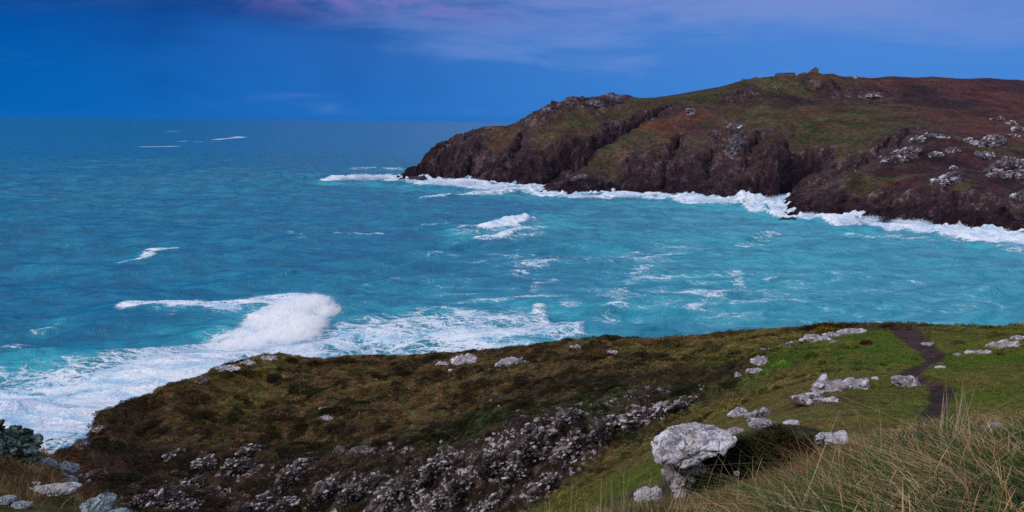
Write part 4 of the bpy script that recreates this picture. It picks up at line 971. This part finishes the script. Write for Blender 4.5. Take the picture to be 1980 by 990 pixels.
lib3 = bpy.data.collections.new('gorse_library')
for k in range(4):
    r = np.random.default_rng(k + 70); n = 700
    th = r.uniform(0, 2 * np.pi, n); ph = np.arccos(r.uniform(0, 1, n)); dd = np.stack([np.cos(th) * np.sin(ph), np.sin(th) * np.sin(ph), np.cos(ph)], -1)
    c = dd * (1 + fbm(dd * 2, 1, 3, k + 5) * .45)[:, None] * r.uniform(.75, 1.02, (n, 1)); sd = np.cross(dd, r.normal(size=(n, 3))); sd /= np.linalg.norm(sd, axis=1, keepdims=True)
    s = r.uniform(.05, .11, n)[:, None]
    proto_mesh('gorse_mound', np.stack([c - sd * s * .5, c + sd * s * .5, c + (dd + r.normal(size=(n, 3)) * .5) * s * 1.8], 1).reshape(-1, 3), np.arange(n * 3).reshape(-1, 3), lib3)
for k in range(5):
    r = np.random.default_rng(k + 50); n = 26
    b = np.zeros((n, 3)); b[:, :2] = r.normal(size=(n, 2)) * .28
    ln = r.normal(size=(n, 2)) * .45 + [.35, -.1]
    v, f, c = blades(b, r.uniform(.5, 1.1, n), ln, r.uniform(.05, .09, n), np.ones((n, 3)), 3, 1, r)
    proto_mesh('turf_tuft', v, f, lib2)
def scatter(name, pts, scl, tint, coll, label, rot=None):
    me = bpy.data.meshes.new(name); me.vertices.add(len(pts)); me.vertices.foreach_set('co', np.asarray(pts, np.float32).ravel())
    a = me.attributes.new('scl', 'FLOAT_VECTOR', 'POINT'); a.data.foreach_set('vector', np.asarray(scl, np.float32).ravel())
    n = len(pts); rr = np.zeros((n, 3)) if rot is None else rot
    a = me.attributes.new('rot', 'FLOAT_VECTOR', 'POINT'); a.data.foreach_set('vector', np.asarray(rr, np.float32).ravel())
    a = me.attributes.new('tint', 'FLOAT_COLOR', 'POINT'); a.data.foreach_set('color', np.concatenate([tint, np.ones((n, 1))], 1).astype(np.float32).ravel())
    o = bpy.data.objects.new(name, me); COL.objects.link(o)
    g = bpy.data.node_groups.new(name, 'GeometryNodeTree')
    g.interface.new_socket('Geometry', in_out='INPUT', socket_type='NodeSocketGeometry'); g.interface.new_socket('Geometry', in_out='OUTPUT', socket_type='NodeSocketGeometry')
    N_ = g.nodes; gi = N_.new('NodeGroupInput'); go = N_.new('NodeGroupOutput'); ip = N_.new('GeometryNodeInstanceOnPoints'); ci = N_.new('GeometryNodeCollectionInfo')
    ci.inputs['Collection'].default_value = coll; ci.inputs['Separate Children'].default_value = True; ci.inputs['Reset Children'].default_value = True
    ip.inputs['Pick Instance'].default_value = True
    for nm, sk in (('scl', 'Scale'), ('rot', 'Rotation')):
        na = N_.new('GeometryNodeInputNamedAttribute'); na.data_type = 'FLOAT_VECTOR'; na.inputs[0].default_value = nm; g.links.new(na.outputs[0], ip.inputs[sk])
    g.links.new(gi.outputs[0], ip.inputs['Points']); g.links.new(ci.outputs[0], ip.inputs['Instance']); g.links.new(ip.outputs[0], go.inputs[0])
    md = o.modifiers.new('scatter', 'NODES'); md.node_group = g
    prop(o, label, kind='stuff'); return o
gc = [Grid(nxs, nys, colF[:, i].reshape(GX.shape)) for i in range(3)]
g_rock = Grid(nxs, nys, rockF.reshape(GX.shape)); g_path = Grid(nxs, nys, pathm.reshape(GX.shape)); g_heath = Grid(nxs, nys, heathN.reshape(GX.shape))
def sample(n, x0, x1, y0, y1, seed):
    r = np.random.default_rng(seed); X = r.uniform(x0, x1, n); Y = r.uniform(y0, y1, n)
    vis = (np.abs(X) < .68 * Y + 4)
    return X[vis], Y[vis], r
# heather on the slope
X, Y, r = sample(150000, -62, 45, 38, 94, 81)
he = g_heath.at(X, Y); rk_ = g_rock.at(X, Y); pa = g_path.at(X, Y)
cl = fbm(xyz(X, Y), 2.2, 3, 301); z_ = G_NEAR.at(X, Y)
keep = (r.uniform(0, 1, len(X)) < np.clip(he, 0, 1) * (1 - .72 * sstep(.5, .8, rk_)) * (.45 + .55 * sstep(-.3, .25, cl))) & (pa < .1) & (z_ > 12)
X, Y, cl, z_, he = X[keep], Y[keep], cl[keep], z_[keep], he[keep]
t_ = np.stack([g.at(X, Y) for g in gc], -1)
big_ = r.uniform(0, 1, len(X))
hue = r.choice(4, len(X), p=[.45, .25, .2, .1]); mul = np.array([[1.0, 1.0, 1.0], [1.45, 1.25, .95], [.42, .42, .48], [.75, 1.3, .8]])[hue]
pz = fbm(xyz(X, Y * 1.5), 4.5, 5, 303, .6); patch = .38 + 1.05 * sstep(-.28, .25, pz)
t_ = t_ * (1 + sstep(.0, .4, fbm(xyz(X, Y * 1.4), 3, 4, 307))[:, None] * np.array([.25, .2, .0]))
t_ = np.clip(t_ * mul * patch[:, None] * r.uniform(.7, 1.35, (len(X), 1)) * 1.6, 0, 1)
s = r.uniform(.12, .27, len(X)) * (1 + 1.3 * np.clip(cl, 0, 1) + .9 * (r.uniform(size=len(X)) < .08))
scatter('heather_cover', xyz(X, Y, z_ - s * .15), np.stack([s, s, s * r.uniform(.6, 1.1, len(X))], -1), t_, lib, 'low brown and russet heather covering the promontory slope',
        np.stack([r.uniform(-.3, .3, len(X)), r.uniform(-.3, .3, len(X)), r.uniform(0, 6.28, len(X))], -1))
print('heather', len(X))
X, Y, r = sample(15000, -60, 42, 40, 92, 85)
cl2 = fbm(xyz(X, Y * 1.3), 3.2, 3, 311)
keep = (r.uniform(0, 1, len(X)) < np.clip(g_heath.at(X, Y), 0, 1) * sstep(-.05, .3, cl2)) & (g_path.at(X, Y) < .05) & (G_NEAR.at(X, Y) > 14) & (X < 14)
X, Y = X[keep], Y[keep]; s = r.uniform(.28, .62, len(X))
cc_ = np.array([(.030, .026, .018), (.042, .050, .022), (.075, .045, .022), (.045, .03, .03)])[r.choice(4, len(X), p=[.35, .3, .2, .15])] * r.uniform(.7, 1.4, (len(X), 1))
scatter('gorse_cover', xyz(X, Y, G_NEAR.at(X, Y) - s * .2), np.stack([s * 1.2, s, s * .75], -1), cc_, lib3, 'dark green and brown mounds of gorse and heather on the promontory slope', np.stack([s * 0, s * 0, r.uniform(0, 6.28, len(X))], -1))
print('gorse', len(X))
# turf on the field and the gully side
X, Y, r = sample(150000, -6, 50, 9, 76, 82)
keep = (r.uniform(0, 1, len(X)) < np.clip(1.15 - g_heath.at(X, Y) * 1.1, 0, 1)) & (g_path.at(X, Y) < .25) & (g_rock.at(X, Y) < .35)
X, Y = X[keep], Y[keep]; t_ = np.stack([g.at(X, Y) for g in gc], -1)
pch = fbm(xyz(X, Y), 3.5, 4, 305); dry = sstep(.0, .35, pch + r.normal(0, .12, len(X)))[:, None] * .5
t_ = t_ * (1 - dry) + np.array([.15, .11, .04]) * dry
t_ = np.clip(t_ * r.uniform(.65, 1.35, (len(X), 1)) * 1.85, 0, 1)
s = r.uniform(.06, .13, len(X)) * (1 + .9 * dry[:, 0]) * np.where(Y < 30, .85, 1.1)
scatter('turf_cover', xyz(X, Y, G_NEAR.at(X, Y) - .01), np.stack([s * 1.3, s * 1.3, s], -1), t_, lib2, 'short green and straw coloured turf on the field beside the footpath',
        np.stack([r.uniform(-.2, .2, len(X)), r.uniform(-.2, .2, len(X)), r.uniform(-.7, .7, len(X))], -1))
print('turf', len(X))
# --- foreground grass
def fg_field(n, pxr, Dr, seed, hr, cols, pw, wid=(.003, .006), lean_m=(0, 0), lean_s=.6, clump=.45):
    r = np.random.default_rng(seed); nc = n // 26
    cx = r.uniform(*pxr, nc); cD = r.uniform(*Dr, nc)
    X = (cx - 990) / F * cD * 1.0; Y = cD
    ci = r.integers(0, nc, n); bx = X[ci] + r.normal(size=n) * .07 * clump / .45; by = Y[ci] + r.normal(size=n) * .07 * clump / .45
    kk = r.choice(len(cols), nc, p=pw); mixc = np.where(r.uniform(size=n) < .7, kk[ci], r.choice(len(cols), n, p=pw))
    col = np.array(cols)[mixc] * r.uniform(.65, 1.6, (n, 1))
    hc = r.uniform(*hr, nc); h = hc[ci] * r.uniform(.5, 1.15, n)
    ld = r.normal(size=(nc, 2)) * lean_s * .85 + lean_m; ln = (ld[ci] + r.normal(size=(n, 2)) * lean_s * .36) * h[:, None]
    z = G_NEAR.at(bx, by) - .02
    return blades(xyz(bx, by, z), h, ln, r.uniform(*wid, n), col, 4, 1, r)
Gd, Gm, Gb = (.028, .055, .016), (.06, .105, .024), (.04, .09, .045); St, Sb, Rb = (.46, .34, .18), (.27, .165, .08), (.18, .065, .04)
parts = [
    fg_field(24000, (1560, 2150), (3.0, 5.2), 91, (.14, .32), [Gd, Gm, Gb, St, Sb], [.24, .24, .15, .20, .17], lean_m=(-.1, -.15), lean_s=1.0, wid=(.005, .013)),
    fg_field(15000, (1590, 2150), (4.8, 6.8), 92, (.07, .17), [Gd, Gm, Gb, St, Sb, Rb], [.08, .14, .13, .35, .20, .1], lean_m=(-.3, 0), lean_s=.9, wid=(.004, .008)),
    fg_field(7000, (1540, 1720), (3.6, 6.0), 93, (.10, .24), [Rb, Sb, St, Gd], [.35, .35, .2, .1], lean_m=(-.1, -.1), lean_s=.7),
    fg_field(15000, (1150, 1640), (5.0, 7.9), 94, (.06, .17), [Sb, St, Gm, Gd, Rb], [.25, .22, .23, .2, .1], lean_m=(-.1, -.1), lean_s=.7),
    fg_field(2000, (1520, 1640), (5.2, 6.8), 99, (.10, .26), [(.24, .06, .04), Sb, (.16, .04, .03)], [.45, .3, .25], lean_s=.8, clump=.3),
    fg_field(3500, (1040, 1300), (7.5, 10.5), 95, (.06, .16), [Gm, Gd, St], [.5, .3, .2], lean_s=.6),
]
gv, gf, gcx = join(parts)
o = mesh_np('tall_grass', gv, gf, M_BLADE, smooth=False, cols={'tint': gcx}); prop(o, 'long windswept green and dry grass on the mound in the foreground', kind='stuff')
r = np.random.default_rng(96)
# dry stalks standing above the grass
def stalks(n, pxr, Dr, hr, seed, lean=.25, wid=(.003, .006)):
    r = np.random.default_rng(seed); D = r.uniform(*Dr, n); X = (r.uniform(*pxr, n) - 990) / F * D; z = G_NEAR.at(X, D)
    h = r.uniform(*hr, n); ln = r.normal(size=(n, 2)) * lean * h[:, None]
    return blades(xyz(X, D, z), h, ln, r.uniform(*wid, n), np.array([.58, .46, .28]) * r.uniform(.5, 1.15, (n, 1)), 5, .4, r)
sv, sf, scx = join([stalks(26, (1860, 1925), (5.0, 5.8), (.35, .52), 1, .12), stalks(16, (1600, 1980), (4.4, 6), (.3, .5), 2, .3), stalks(9, (1655, 1672), (5.4, 6.2), (.3, .46), 3, .1),
                    stalks(90, (1560, 1990), (3.2, 5.5), (.25, .45), 4, 1.1), stalks(50, (1180, 1300), (6.2, 8.4), (.18, .46), 5, .15), stalks(60, (1300, 1600), (5.2, 7.6), (.2, .5), 6, .3), stalks(12, (1040, 1180), (6.5, 8), (.3, .5), 7, .1),
                    stalks(24, (1700, 1990), (5.2, 6.2), (.15, .28), 8, .5)])
o = mesh_np('dry_grass_stalks', sv, sf, M_BLADE, smooth=False, cols={'tint': scx}); prop(o, 'straw coloured dry grass stalks rising from the foreground grass', kind='stuff')
# bottom left grass
parts = [fg_field(9000, (-60, 260), (7.0, 11.5), 97, (.08, .22), [Gm, Gd, Sb, Rb, St], [.27, .2, .25, .2, .08], lean_s=.6),
         fg_field(2500, (30, 160), (8.8, 11.5), 98, (.14, .28), [Rb, Sb, (.22, .08, .04)], [.4, .3, .3], lean_m=(.3, 0), lean_s=.6)]
gv, gf, gcx = join(parts)
o = mesh_np('corner_grass', gv, gf, M_BLADE, smooth=False, cols={'tint': gcx}); prop(o, 'rusty and green grass around the pale slabs in the bottom left corner', kind='stuff')

# --- bushes
def bush(name, label, cat, q, size, n, cols, pw, seed, leaf=.03, stems=30, dense=.55, parts_=('foliage', 'stems')):
    r = np.random.default_rng(seed); root = prop(empty(name, tuple(q)), label, cat)
    nb = 26; cc = r.normal(size=(nb, 3)); cc /= np.linalg.norm(cc, axis=1, keepdims=True); cc[:, 2] = np.abs(cc[:, 2]); cc *= r.uniform(.35, .8, (nb, 1)); br = r.uniform(.2, .42, nb)
    i = r.integers(0, nb, n); d = r.normal(size=(n, 3)); d /= np.linalg.norm(d, axis=1, keepdims=True)
    c = (cc[i] + d * (br[i] * r.uniform(dense, 1.05, n))[:, None]) * size; c = c[c[:, 2] > -.02]; m = len(c)
    a = r.normal(size=(m, 3)); a /= np.linalg.norm(a, axis=1, keepdims=True); b = r.normal(size=(m, 3)); b = np.cross(a, b); b /= np.linalg.norm(b, axis=1, keepdims=True)
    s = r.uniform(.5, 1.3, m)[:, None] * leaf
    v = np.stack([c - b * s * .35, c + b * s * .35, c + a * s * 1.2], 1).reshape(-1, 3)
    kk = r.choice(len(cols), nb, p=pw); col = np.array(cols)[np.where(r.uniform(size=n) < .6, kk[i], r.choice(len(cols), n, p=pw))][:m] * r.uniform(.6, 1.4, (m, 1))
    mesh_np(parts_[0], v, np.arange(m * 3).reshape(-1, 3), M_BLADE, smooth=False, cols={'tint': np.repeat(col, 3, 0)}, parent=root)
    ns = stems; ba = np.zeros((ns, 3)); ba[:, :2] = r.normal(size=(ns, 2)) * .25 * np.array(size[:2])
    tip = cc[r.integers(0, nb, ns)] * size
    vv, ff, c3 = blades(ba - [0, 0, .08], tip[:, 2] + .1, (tip - ba)[:, :2], np.full(ns, leaf * .9), np.tile([.045, .03, .025], (ns, 1)) * r.uniform(.6, 1.6, (ns, 1)), 4, .2, r)
    mesh_np(parts_[1], vv, ff, M_BLADE, smooth=False, cols={'tint': c3}, parent=root)
    return root
q = G_NEAR.hit(1450, 925, 5, 20); bush('heather_bush', 'dark green heather bush growing against the large undercut boulder', 'bush', q + np.array([0, .35, -.05]), (.62, .5, .42), 26000, [(.016, .020, .009), (.03, .034, .012), (.05, .03, .018), (.012, .010, .008)], [.35, .25, .2, .2], 1, .022, 60)
q = G_NEAR.hit(1545, 905, 5, 20); bush('heather_bush', 'brown and dark heather bush right of the dark green one, under the whitish flat boulder', 'bush', q + np.array([0, .3, -.05]), (.42, .42, .36), 16000, [(.02, .022, .01), (.06, .035, .02), (.012, .010, .008), (.04, .045, .015)], [.3, .25, .25, .2], 2, .02, 50)
q = G_NEAR.hit(1370, 950, 5, 20); bush('heather_bush', 'small grey green heather clump at the foot of the large undercut boulder', 'bush', q + np.array([0, .15, -.03]), (.28, .25, .2), 7000, [(.05, .055, .035), (.10, .10, .075), (.03, .025, .018)], [.4, .3, .3], 3, .018, 30)
q = G_NEAR.hit(1597, 641, 20, 110); bush('gorse_bush', 'small yellow flowering gorse on the crest behind the white outcrops', 'bush', q, (.9, .6, .45), 2500, [(.35, .22, .02), (.05, .06, .015)], [.5, .5], 6, .10, 10)
q = G_NEAR.hit(1652, 634, 20, 110); bush('heather_bush', 'brown heather hummock on the crest right of the yellow gorse', 'bush', q, (1.3, .7, .35), 2500, [(.10, .05, .02), (.05, .03, .015)], [.5, .5], 7, .12, 10)
q = G_NEAR.hit(1675, 667, 20, 110); bush('bracken_clump', 'small rust coloured bracken clump in the green field below the crest', 'plant', q, (.5, .4, .4), 1500, [(.14, .06, .02), (.07, .03, .015)], [.5, .5], 8, .09, 10)
# seed heads
FL = [(1425,915,'pale round flower head nearest the dark bush'),(1532,910,'tallest pale flower head in the dry grass'),(1555,928,'pale flower head low beside the red stems')]
for i, (px, py, lab) in enumerate(FL):
    D = 6.6; top = W(px, py, D); zb = G_NEAR.at(top[0], D)[0]; root = prop(empty('flower', (top[0], D, zb)), lab, 'flower'); hh = top[2] - zb
    r = np.random.default_rng(i); n = 160; d = r.normal(size=(n, 3)); d /= np.linalg.norm(d, axis=1, keepdims=True); b = np.cross(d, r.normal(size=(n, 3)))
    c = d * .016 * [1, 1, .6] + [0, 0, hh]; v = np.stack([c - b * .003, c + b * .003, c + d * .012], 1).reshape(-1, 3)
    mesh_np('flower_head', v, np.arange(n * 3).reshape(-1, 3), M_BLADE, smooth=False, cols={'tint': np.tile([.55, .42, .55], (n * 3, 1))}, parent=root)
    vv, ff, c3 = blades(np.zeros((3, 3)), np.full(3, hh), np.zeros((3, 2)), np.full(3, .005), np.tile([.12, .10, .05], (3, 1)), 3, 0, r)
    mesh_np('stem', vv, ff, M_BLADE, smooth=False, cols={'tint': c3}, parent=root)

# ================================================================== SPRAY (stuff)
def spray_mat():
    t = NT('white_spray'); b = t.n('ShaderNodeBsdfDiffuse'); b.inputs[0].default_value = C4(.90, .95, 1.0); tr = t.n('ShaderNodeBsdfTranslucent'); tr.inputs[0].default_value = C4(.90, .95, 1.0)
    mx = t.n('ShaderNodeMixShader'); mx.inputs[0].default_value = .5; t.t.links.new(b.outputs[0], mx.inputs[1]); t.t.links.new(tr.outputs[0], mx.inputs[2])
    o = t.n('ShaderNodeOutputMaterial'); t.t.links.new(mx.outputs[0], o.inputs[0]); return t.m
M_SPRAY = spray_mat()
def droplets(c, s, r):
    n = len(c); a = r.normal(size=(n, 3)); a /= np.linalg.norm(a, axis=1, keepdims=True); b = np.cross(a, r.normal(size=(n, 3))); b /= np.linalg.norm(b, axis=1, keepdims=True); e = np.cross(a, b)
    s = s[:, None]; k = [(1, 0, -.35), (-.5, .87, -.35), (-.5, -.87, -.35), (0, 0, 1)]
    v = np.stack([c + (b * p + e * q + a * w) * s for p, q, w in k], 1).reshape(-1, 3)
    f = np.array([[0, 2, 1], [0, 1, 3], [1, 2, 3], [2, 0, 3]]); return v, (f[None] + (np.arange(n) * 4)[:, None, None]).reshape(-1, 3)
def plume(name, label, blobs, n, size, seed):
    """blobs: (px, py, height over water m, rx, ry, rz, weight) soft puffs"""
    r = np.random.default_rng(seed); w = np.array([b[6] for b in blobs], float); w /= w.sum(); i = r.choice(len(blobs), n, p=w)
    B = []
    for px, py, hh, rx, ry, rz, _ in blobs: g = WS(px, py, hh); B.append((g[0], g[1], hh, rx, ry, rz))
    B = np.array(B)[i]; g = r.normal(size=(n, 3)) * .48
    c = B[:, :3] + g * B[:, 3:]
    nz_ = np.stack([fbm(c, 3.0, 3, seed + k) for k in range(3)], -1); c = c + nz_ * 1.6
    c = c[c[:, 2] > 0]; v, f = droplets(c, r.uniform(.4, 1.3, len(c)) * size, r)
    o = mesh_np(name, v, f, M_SPRAY, smooth=False); prop(o, label, kind='stuff'); return o
def mist(name, label, blobs, dens, nsc, seed):
    """a closed box of spray round soft puffs: (px, py, height, rx, ry, rz)"""
    B = [(WS(a, b, h), (rx, ry, rz)) for a, b, h, rx, ry, rz in blobs]
    lo = np.min([g - np.array(r_) * 1.25 for g, r_ in B], 0); hi = np.max([g + np.array(r_) * 1.25 for g, r_ in B], 0)
    t = NT(name + '_vapour'); p = t.obj(); acc = None; cen = (lo + hi) / 2
    wn = t.n('ShaderNodeTexNoise'); t.set(wn.inputs['Vector'], p); wn.inputs['Scale'].default_value = nsc; wn.inputs['Detail'].default_value = 6; wn.inputs['Roughness'].default_value = .68
    sub = t.n('ShaderNodeVectorMath', operation='SUBTRACT'); t.t.links.new(wn.outputs['Color'], sub.inputs[0]); sub.inputs[1].default_value = (.5, .5, .5)
    scl_ = t.n('ShaderNodeVectorMath', operation='SCALE'); t.t.links.new(sub.outputs[0], scl_.inputs[0]); scl_.inputs['Scale'].default_value = 6.5
    ad = t.n('ShaderNodeVectorMath', operation='ADD'); t.set(ad.inputs[0], p); t.t.links.new(scl_.outputs[0], ad.inputs[1])
    for g, r_ in B:
        s_ = t.n('ShaderNodeVectorMath', operation='SUBTRACT'); t.t.links.new(ad.outputs[0], s_.inputs[0]); s_.inputs[1].default_value = tuple(g - cen)
        d_ = t.n('ShaderNodeVectorMath', operation='DIVIDE'); t.t.links.new(s_.outputs[0], d_.inputs[0]); d_.inputs[1].default_value = tuple(r_)
        l_ = t.n('ShaderNodeVectorMath', operation='LENGTH'); t.t.links.new(d_.outputs[0], l_.inputs[0])
        v = t.ramp(l_.outputs['Value'], 1.0, .45); acc = v if acc is None else t.math('MAXIMUM', acc, v)
    pv = t.n('ShaderNodeVolumePrincipled'); pv.inputs['Color'].default_value = C4(.997, .999, 1.0); pv.inputs['Anisotropy'].default_value = 0
    t.set(pv.inputs['Density'], t.math('MULTIPLY', acc, dens)); o_ = t.n('ShaderNodeOutputMaterial'); t.t.links.new(pv.outputs[0], o_.inputs['Volume'])
    c8 = [(x_, y_, z_) for z_ in (lo[2] - cen[2], hi[2] - cen[2]) for y_ in (lo[1] - cen[1], hi[1] - cen[1]) for x_ in (lo[0] - cen[0], hi[0] - cen[0])]
    o = mesh_np(name, c8, [(0, 2, 3, 1), (4, 5, 7, 6), (0, 1, 5, 4), (2, 6, 7, 3), (0, 4, 6, 2), (1, 3, 7, 5)], t.m, smooth=False, loc=tuple(cen)); prop(o, label, kind='stuff')
    t.m.cycles.volume_step_rate = .25 if hasattr(t.m.cycles, 'volume_step_rate') else 1
mist('breaker_spray', 'burst of white spray over the breaking wave at the left', [(606,592,2.8,6.5,6,3.5),(634,603,1.8,4.5,5,2.3),(578,596,2.4,7,7,3.0),(552,608,2.0,8,8,3.0),(522,630,1.2,9,8,2.4),(590,628,1.4,7,8,2.6),(560,645,.7,9,8,2.0),(495,650,.5,8,7,1.6),(470,664,.2,7,6,1.1),(525,585,1.0,6,5,1.2)], 1.3, .55, 1)
plume('flung_droplets', 'white droplets flung off the breaking wave at the left', [(610,580,4.6,6,5,1.8,2),(640,596,2.5,4,5,2,1.5),(570,584,3.6,8,6,1.8,2),(520,620,1.6,9,8,1.4,1),(590,650,1,9,5,1,1)], 9000, .05, 1)
plume('mid_breaker_spray', 'white spray on the breaker in the middle of the cove', [(1010,429,2.4,7,4,1.6,2),(975,436,1.6,9,4,1.1,2),(1035,431,1.8,5,4,1.3,1),(940,443,.8,8,4,.6,1)], 14000, .12, 2)
plume('tip_spray', 'white surf spray thrown up at the tip of the headland', [(665,345,2,6,6,2,1),(700,343,4,8,8,2.6,2),(735,343,3,10,8,2,2),(850,352,3.5,10,6,2.2,2),(905,354,4,12,6,3,3),(880,358,2.5,14,6,2,2),(960,362,2,10,6,1.6,1),(1015,364,2.5,10,5,2,1.5)], 50000, .17, 3)
plume('shore_spray', 'white surf spray along the foot of the far cliffs', [(1215,378,2,8,4,1.6,1),(1270,378,2,8,4,1.8,1),(1365,388,3.2,8,4,2.4,2),(1395,390,2.6,9,4,2,2),(1480,388,3.6,9,5,2.4,2),(1515,384,3.4,6,4,2,1.5),
    (1565,418,2.5,5,3,2,1),(1640,424,3,6,3,2,1),(1680,426,3.4,6,3,2.2,1.2),(1745,430,2.4,6,3,1.6,1),(1775,432,3.2,6,3,2,1),(1850,440,2,7,3,1.3,.7),(1940,446,2,7,3,1.3,.7),(1130,380,2,8,3,1.4,.7)], 60000, .13, 4)

# ================================================================== HAZE
def haze(dens):
    t = NT('sea_air'); pv = t.n('ShaderNodeVolumePrincipled'); pv.inputs['Color'].default_value = C4(.03, .30, .80); pv.inputs['Density'].default_value = dens; pv.inputs['Anisotropy'].default_value = .1
    o_ = t.n('ShaderNodeOutputMaterial'); t.t.links.new(pv.outputs[0], o_.inputs['Volume'])
    a = 32000; c8 = [(x_, y_, z_) for z_ in (-16, 135) for y_ in (-a, a) for x_ in (-a, a)]
    prop(mesh_np('haze', c8, [(0, 2, 3, 1), (4, 5, 7, 6), (0, 1, 5, 4), (2, 6, 7, 3), (0, 4, 6, 2), (1, 3, 7, 5)], t.m, smooth=False), 'thin blue sea haze softening the horizon', kind='stuff')
haze(1.3e-5)

# ================================================================== WORLD
wd = bpy.data.worlds.new('World'); SC.world = wd; wd.use_nodes = True; nt = wd.node_tree; nt.nodes.clear()
class WT(NT):
    def __init__(s, t): s.t = t
t = WT(nt)
SUN_EL, SUN_AZ = 36, 240     # azimuth: degrees clockwise from +Y where the light comes from
sky = t.n('ShaderNodeTexSky', sky_type='NISHITA', sun_disc=False); sky.sun_elevation = R(SUN_EL); sky.sun_rotation = R(SUN_AZ); sky.air_density = 1.5; sky.dust_density = 2
tc = t.n('ShaderNodeTexCoord').outputs['Generated']
sep = t.n('ShaderNodeSeparateXYZ'); t.set(sep.inputs[0], tc); ex, ey, ez = sep.outputs
# storm cloud deck by direction; az 0 = ahead
az = t.math('ARCTAN2', ex, ey)
low = t.mix(t.ramp(az, -.62, .5), C4(.0004, .118, .455), C4(.055, .24, .68))             # near the horizon
mid = t.mix(t.ramp(az, -.62, .45), C4(.0004, .082, .375), C4(.075, .235, .65))
c = t.mix(t.ramp(ez, .01, .13), low, mid)
top = t.mix(t.ramp(az, -.5, .5), C4(.002, .095, .36), C4(.125, .235, .61))
c = t.mix(t.ramp(ez, .09, .19), c, top)
cv_ = t.mapping(tc, (1.0, 1.0, 5.5))
cl1 = t.noise(cv_, 3.2, 6, .55, .3); cl2 = t.noise(t.mapping(tc, (1.4, 1.4, 8.0), (0, .12, 0)), 4.5, 7, .62, .6)
bias = t.math('ADD', t.math('MULTIPLY', t.ramp(ez, .04, .17), .17), t.math('MULTIPLY', t.ramp(az, -.5, .4), .05))
f1 = t.ramp(t.math('ADD', t.math('ADD', t.math('MULTIPLY', cl1, .6), t.math('MULTIPLY', cl2, .4)), bias), .56, .74)
lil = t.mix(t.ramp(ez, .08, .18), C4(.14, .27, .66), C4(.27, .30, .64))
c = t.mix(t.math('MULTIPLY', t.math('MULTIPLY', f1, .66), t.ramp(az, -.5, .0, .15, 1.0)), c, lil)
dkf_ = t.ramp(t.noise(t.mapping(tc, (1, 1, 2.4)), 2.0, 4, .5, .2), .40, .62)
c = t.mix(t.math('MULTIPLY', dkf_, t.math('MULTIPLY', t.ramp(az, .15, -.35), t.ramp(ez, .0, .05))), c, t.mix(1.0, c, C4(.42, .55, .66), 'MULTIPLY'))
pk = t.ramp(t.noise(t.mapping(tc, (1.3, 1.3, 3.6), (0, 0, .6)), 6.5, 6, .58, .4), .46, .60)
pkm = t.math('MULTIPLY', t.math('MULTIPLY', t.ramp(az, -.42, -.2), t.ramp(az, .12, -.1)), t.ramp(ez, .105, .15))
c = t.mix(t.math('MULTIPLY', t.math('MULTIPLY', pk, pkm), .55), c, C4(.29, .20, .58))
# pale broken overcast added out of view, overhead and behind, to light the land
ov = t.mix(t.ramp(t.noise(tc, 2.2, 5, .55), .35, .65), C4(.50, .54, .72), C4(1.05, 1.0, 1.10))
mixsky = t.mix(.18, ov, t.mix(1.0, sky.outputs[0], C4(.10, .10, .10), 'MULTIPLY'))
back = t.ramp(ey, .25, -.35)
up = t.math('MAXIMUM', t.ramp(ez, .36, .78), t.math('MULTIPLY', back, .85))
c = t.mix(up, c, mixsky)
c = t.mix(1.0, c, C4(10, 10, 10), 'MULTIPLY')
bg = t.n('ShaderNodeBackground'); t.set(bg.inputs[0], c); bg.inputs[1].default_value = 0.1
wo = t.n('ShaderNodeOutputWorld'); nt.links.new(bg.outputs[0], wo.inputs[0])
sd_ = bpy.data.lights.new('sun', 'SUN'); sd_.energy = 1.5; sd_.angle = R(10); sd_.color = (1.0, .93, .85)
so = bpy.data.objects.new('sun', sd_); COL.objects.link(so)
dv = Vector((math.sin(R(SUN_AZ)) * math.cos(R(SUN_EL)), math.cos(R(SUN_AZ)) * math.cos(R(SUN_EL)), math.sin(R(SUN_EL))))
so.rotation_euler = dv.to_track_quat('Z', 'Y').to_euler()

vs_ = SC.view_settings; SC.display_settings.display_device = 'sRGB'; vs_.view_transform = 'Standard'; vs_.look = 'None'; vs_.exposure = 0; vs_.gamma = 1
try: vs_.use_curve_mapping = False
except Exception: pass
SC.render.engine = 'CYCLES'; SC.cycles.max_bounces = 20; SC.cycles.diffuse_bounces = 5; SC.cycles.transmission_bounces = 6; SC.cycles.volume_bounces = 20; SC.cycles.use_denoising = False
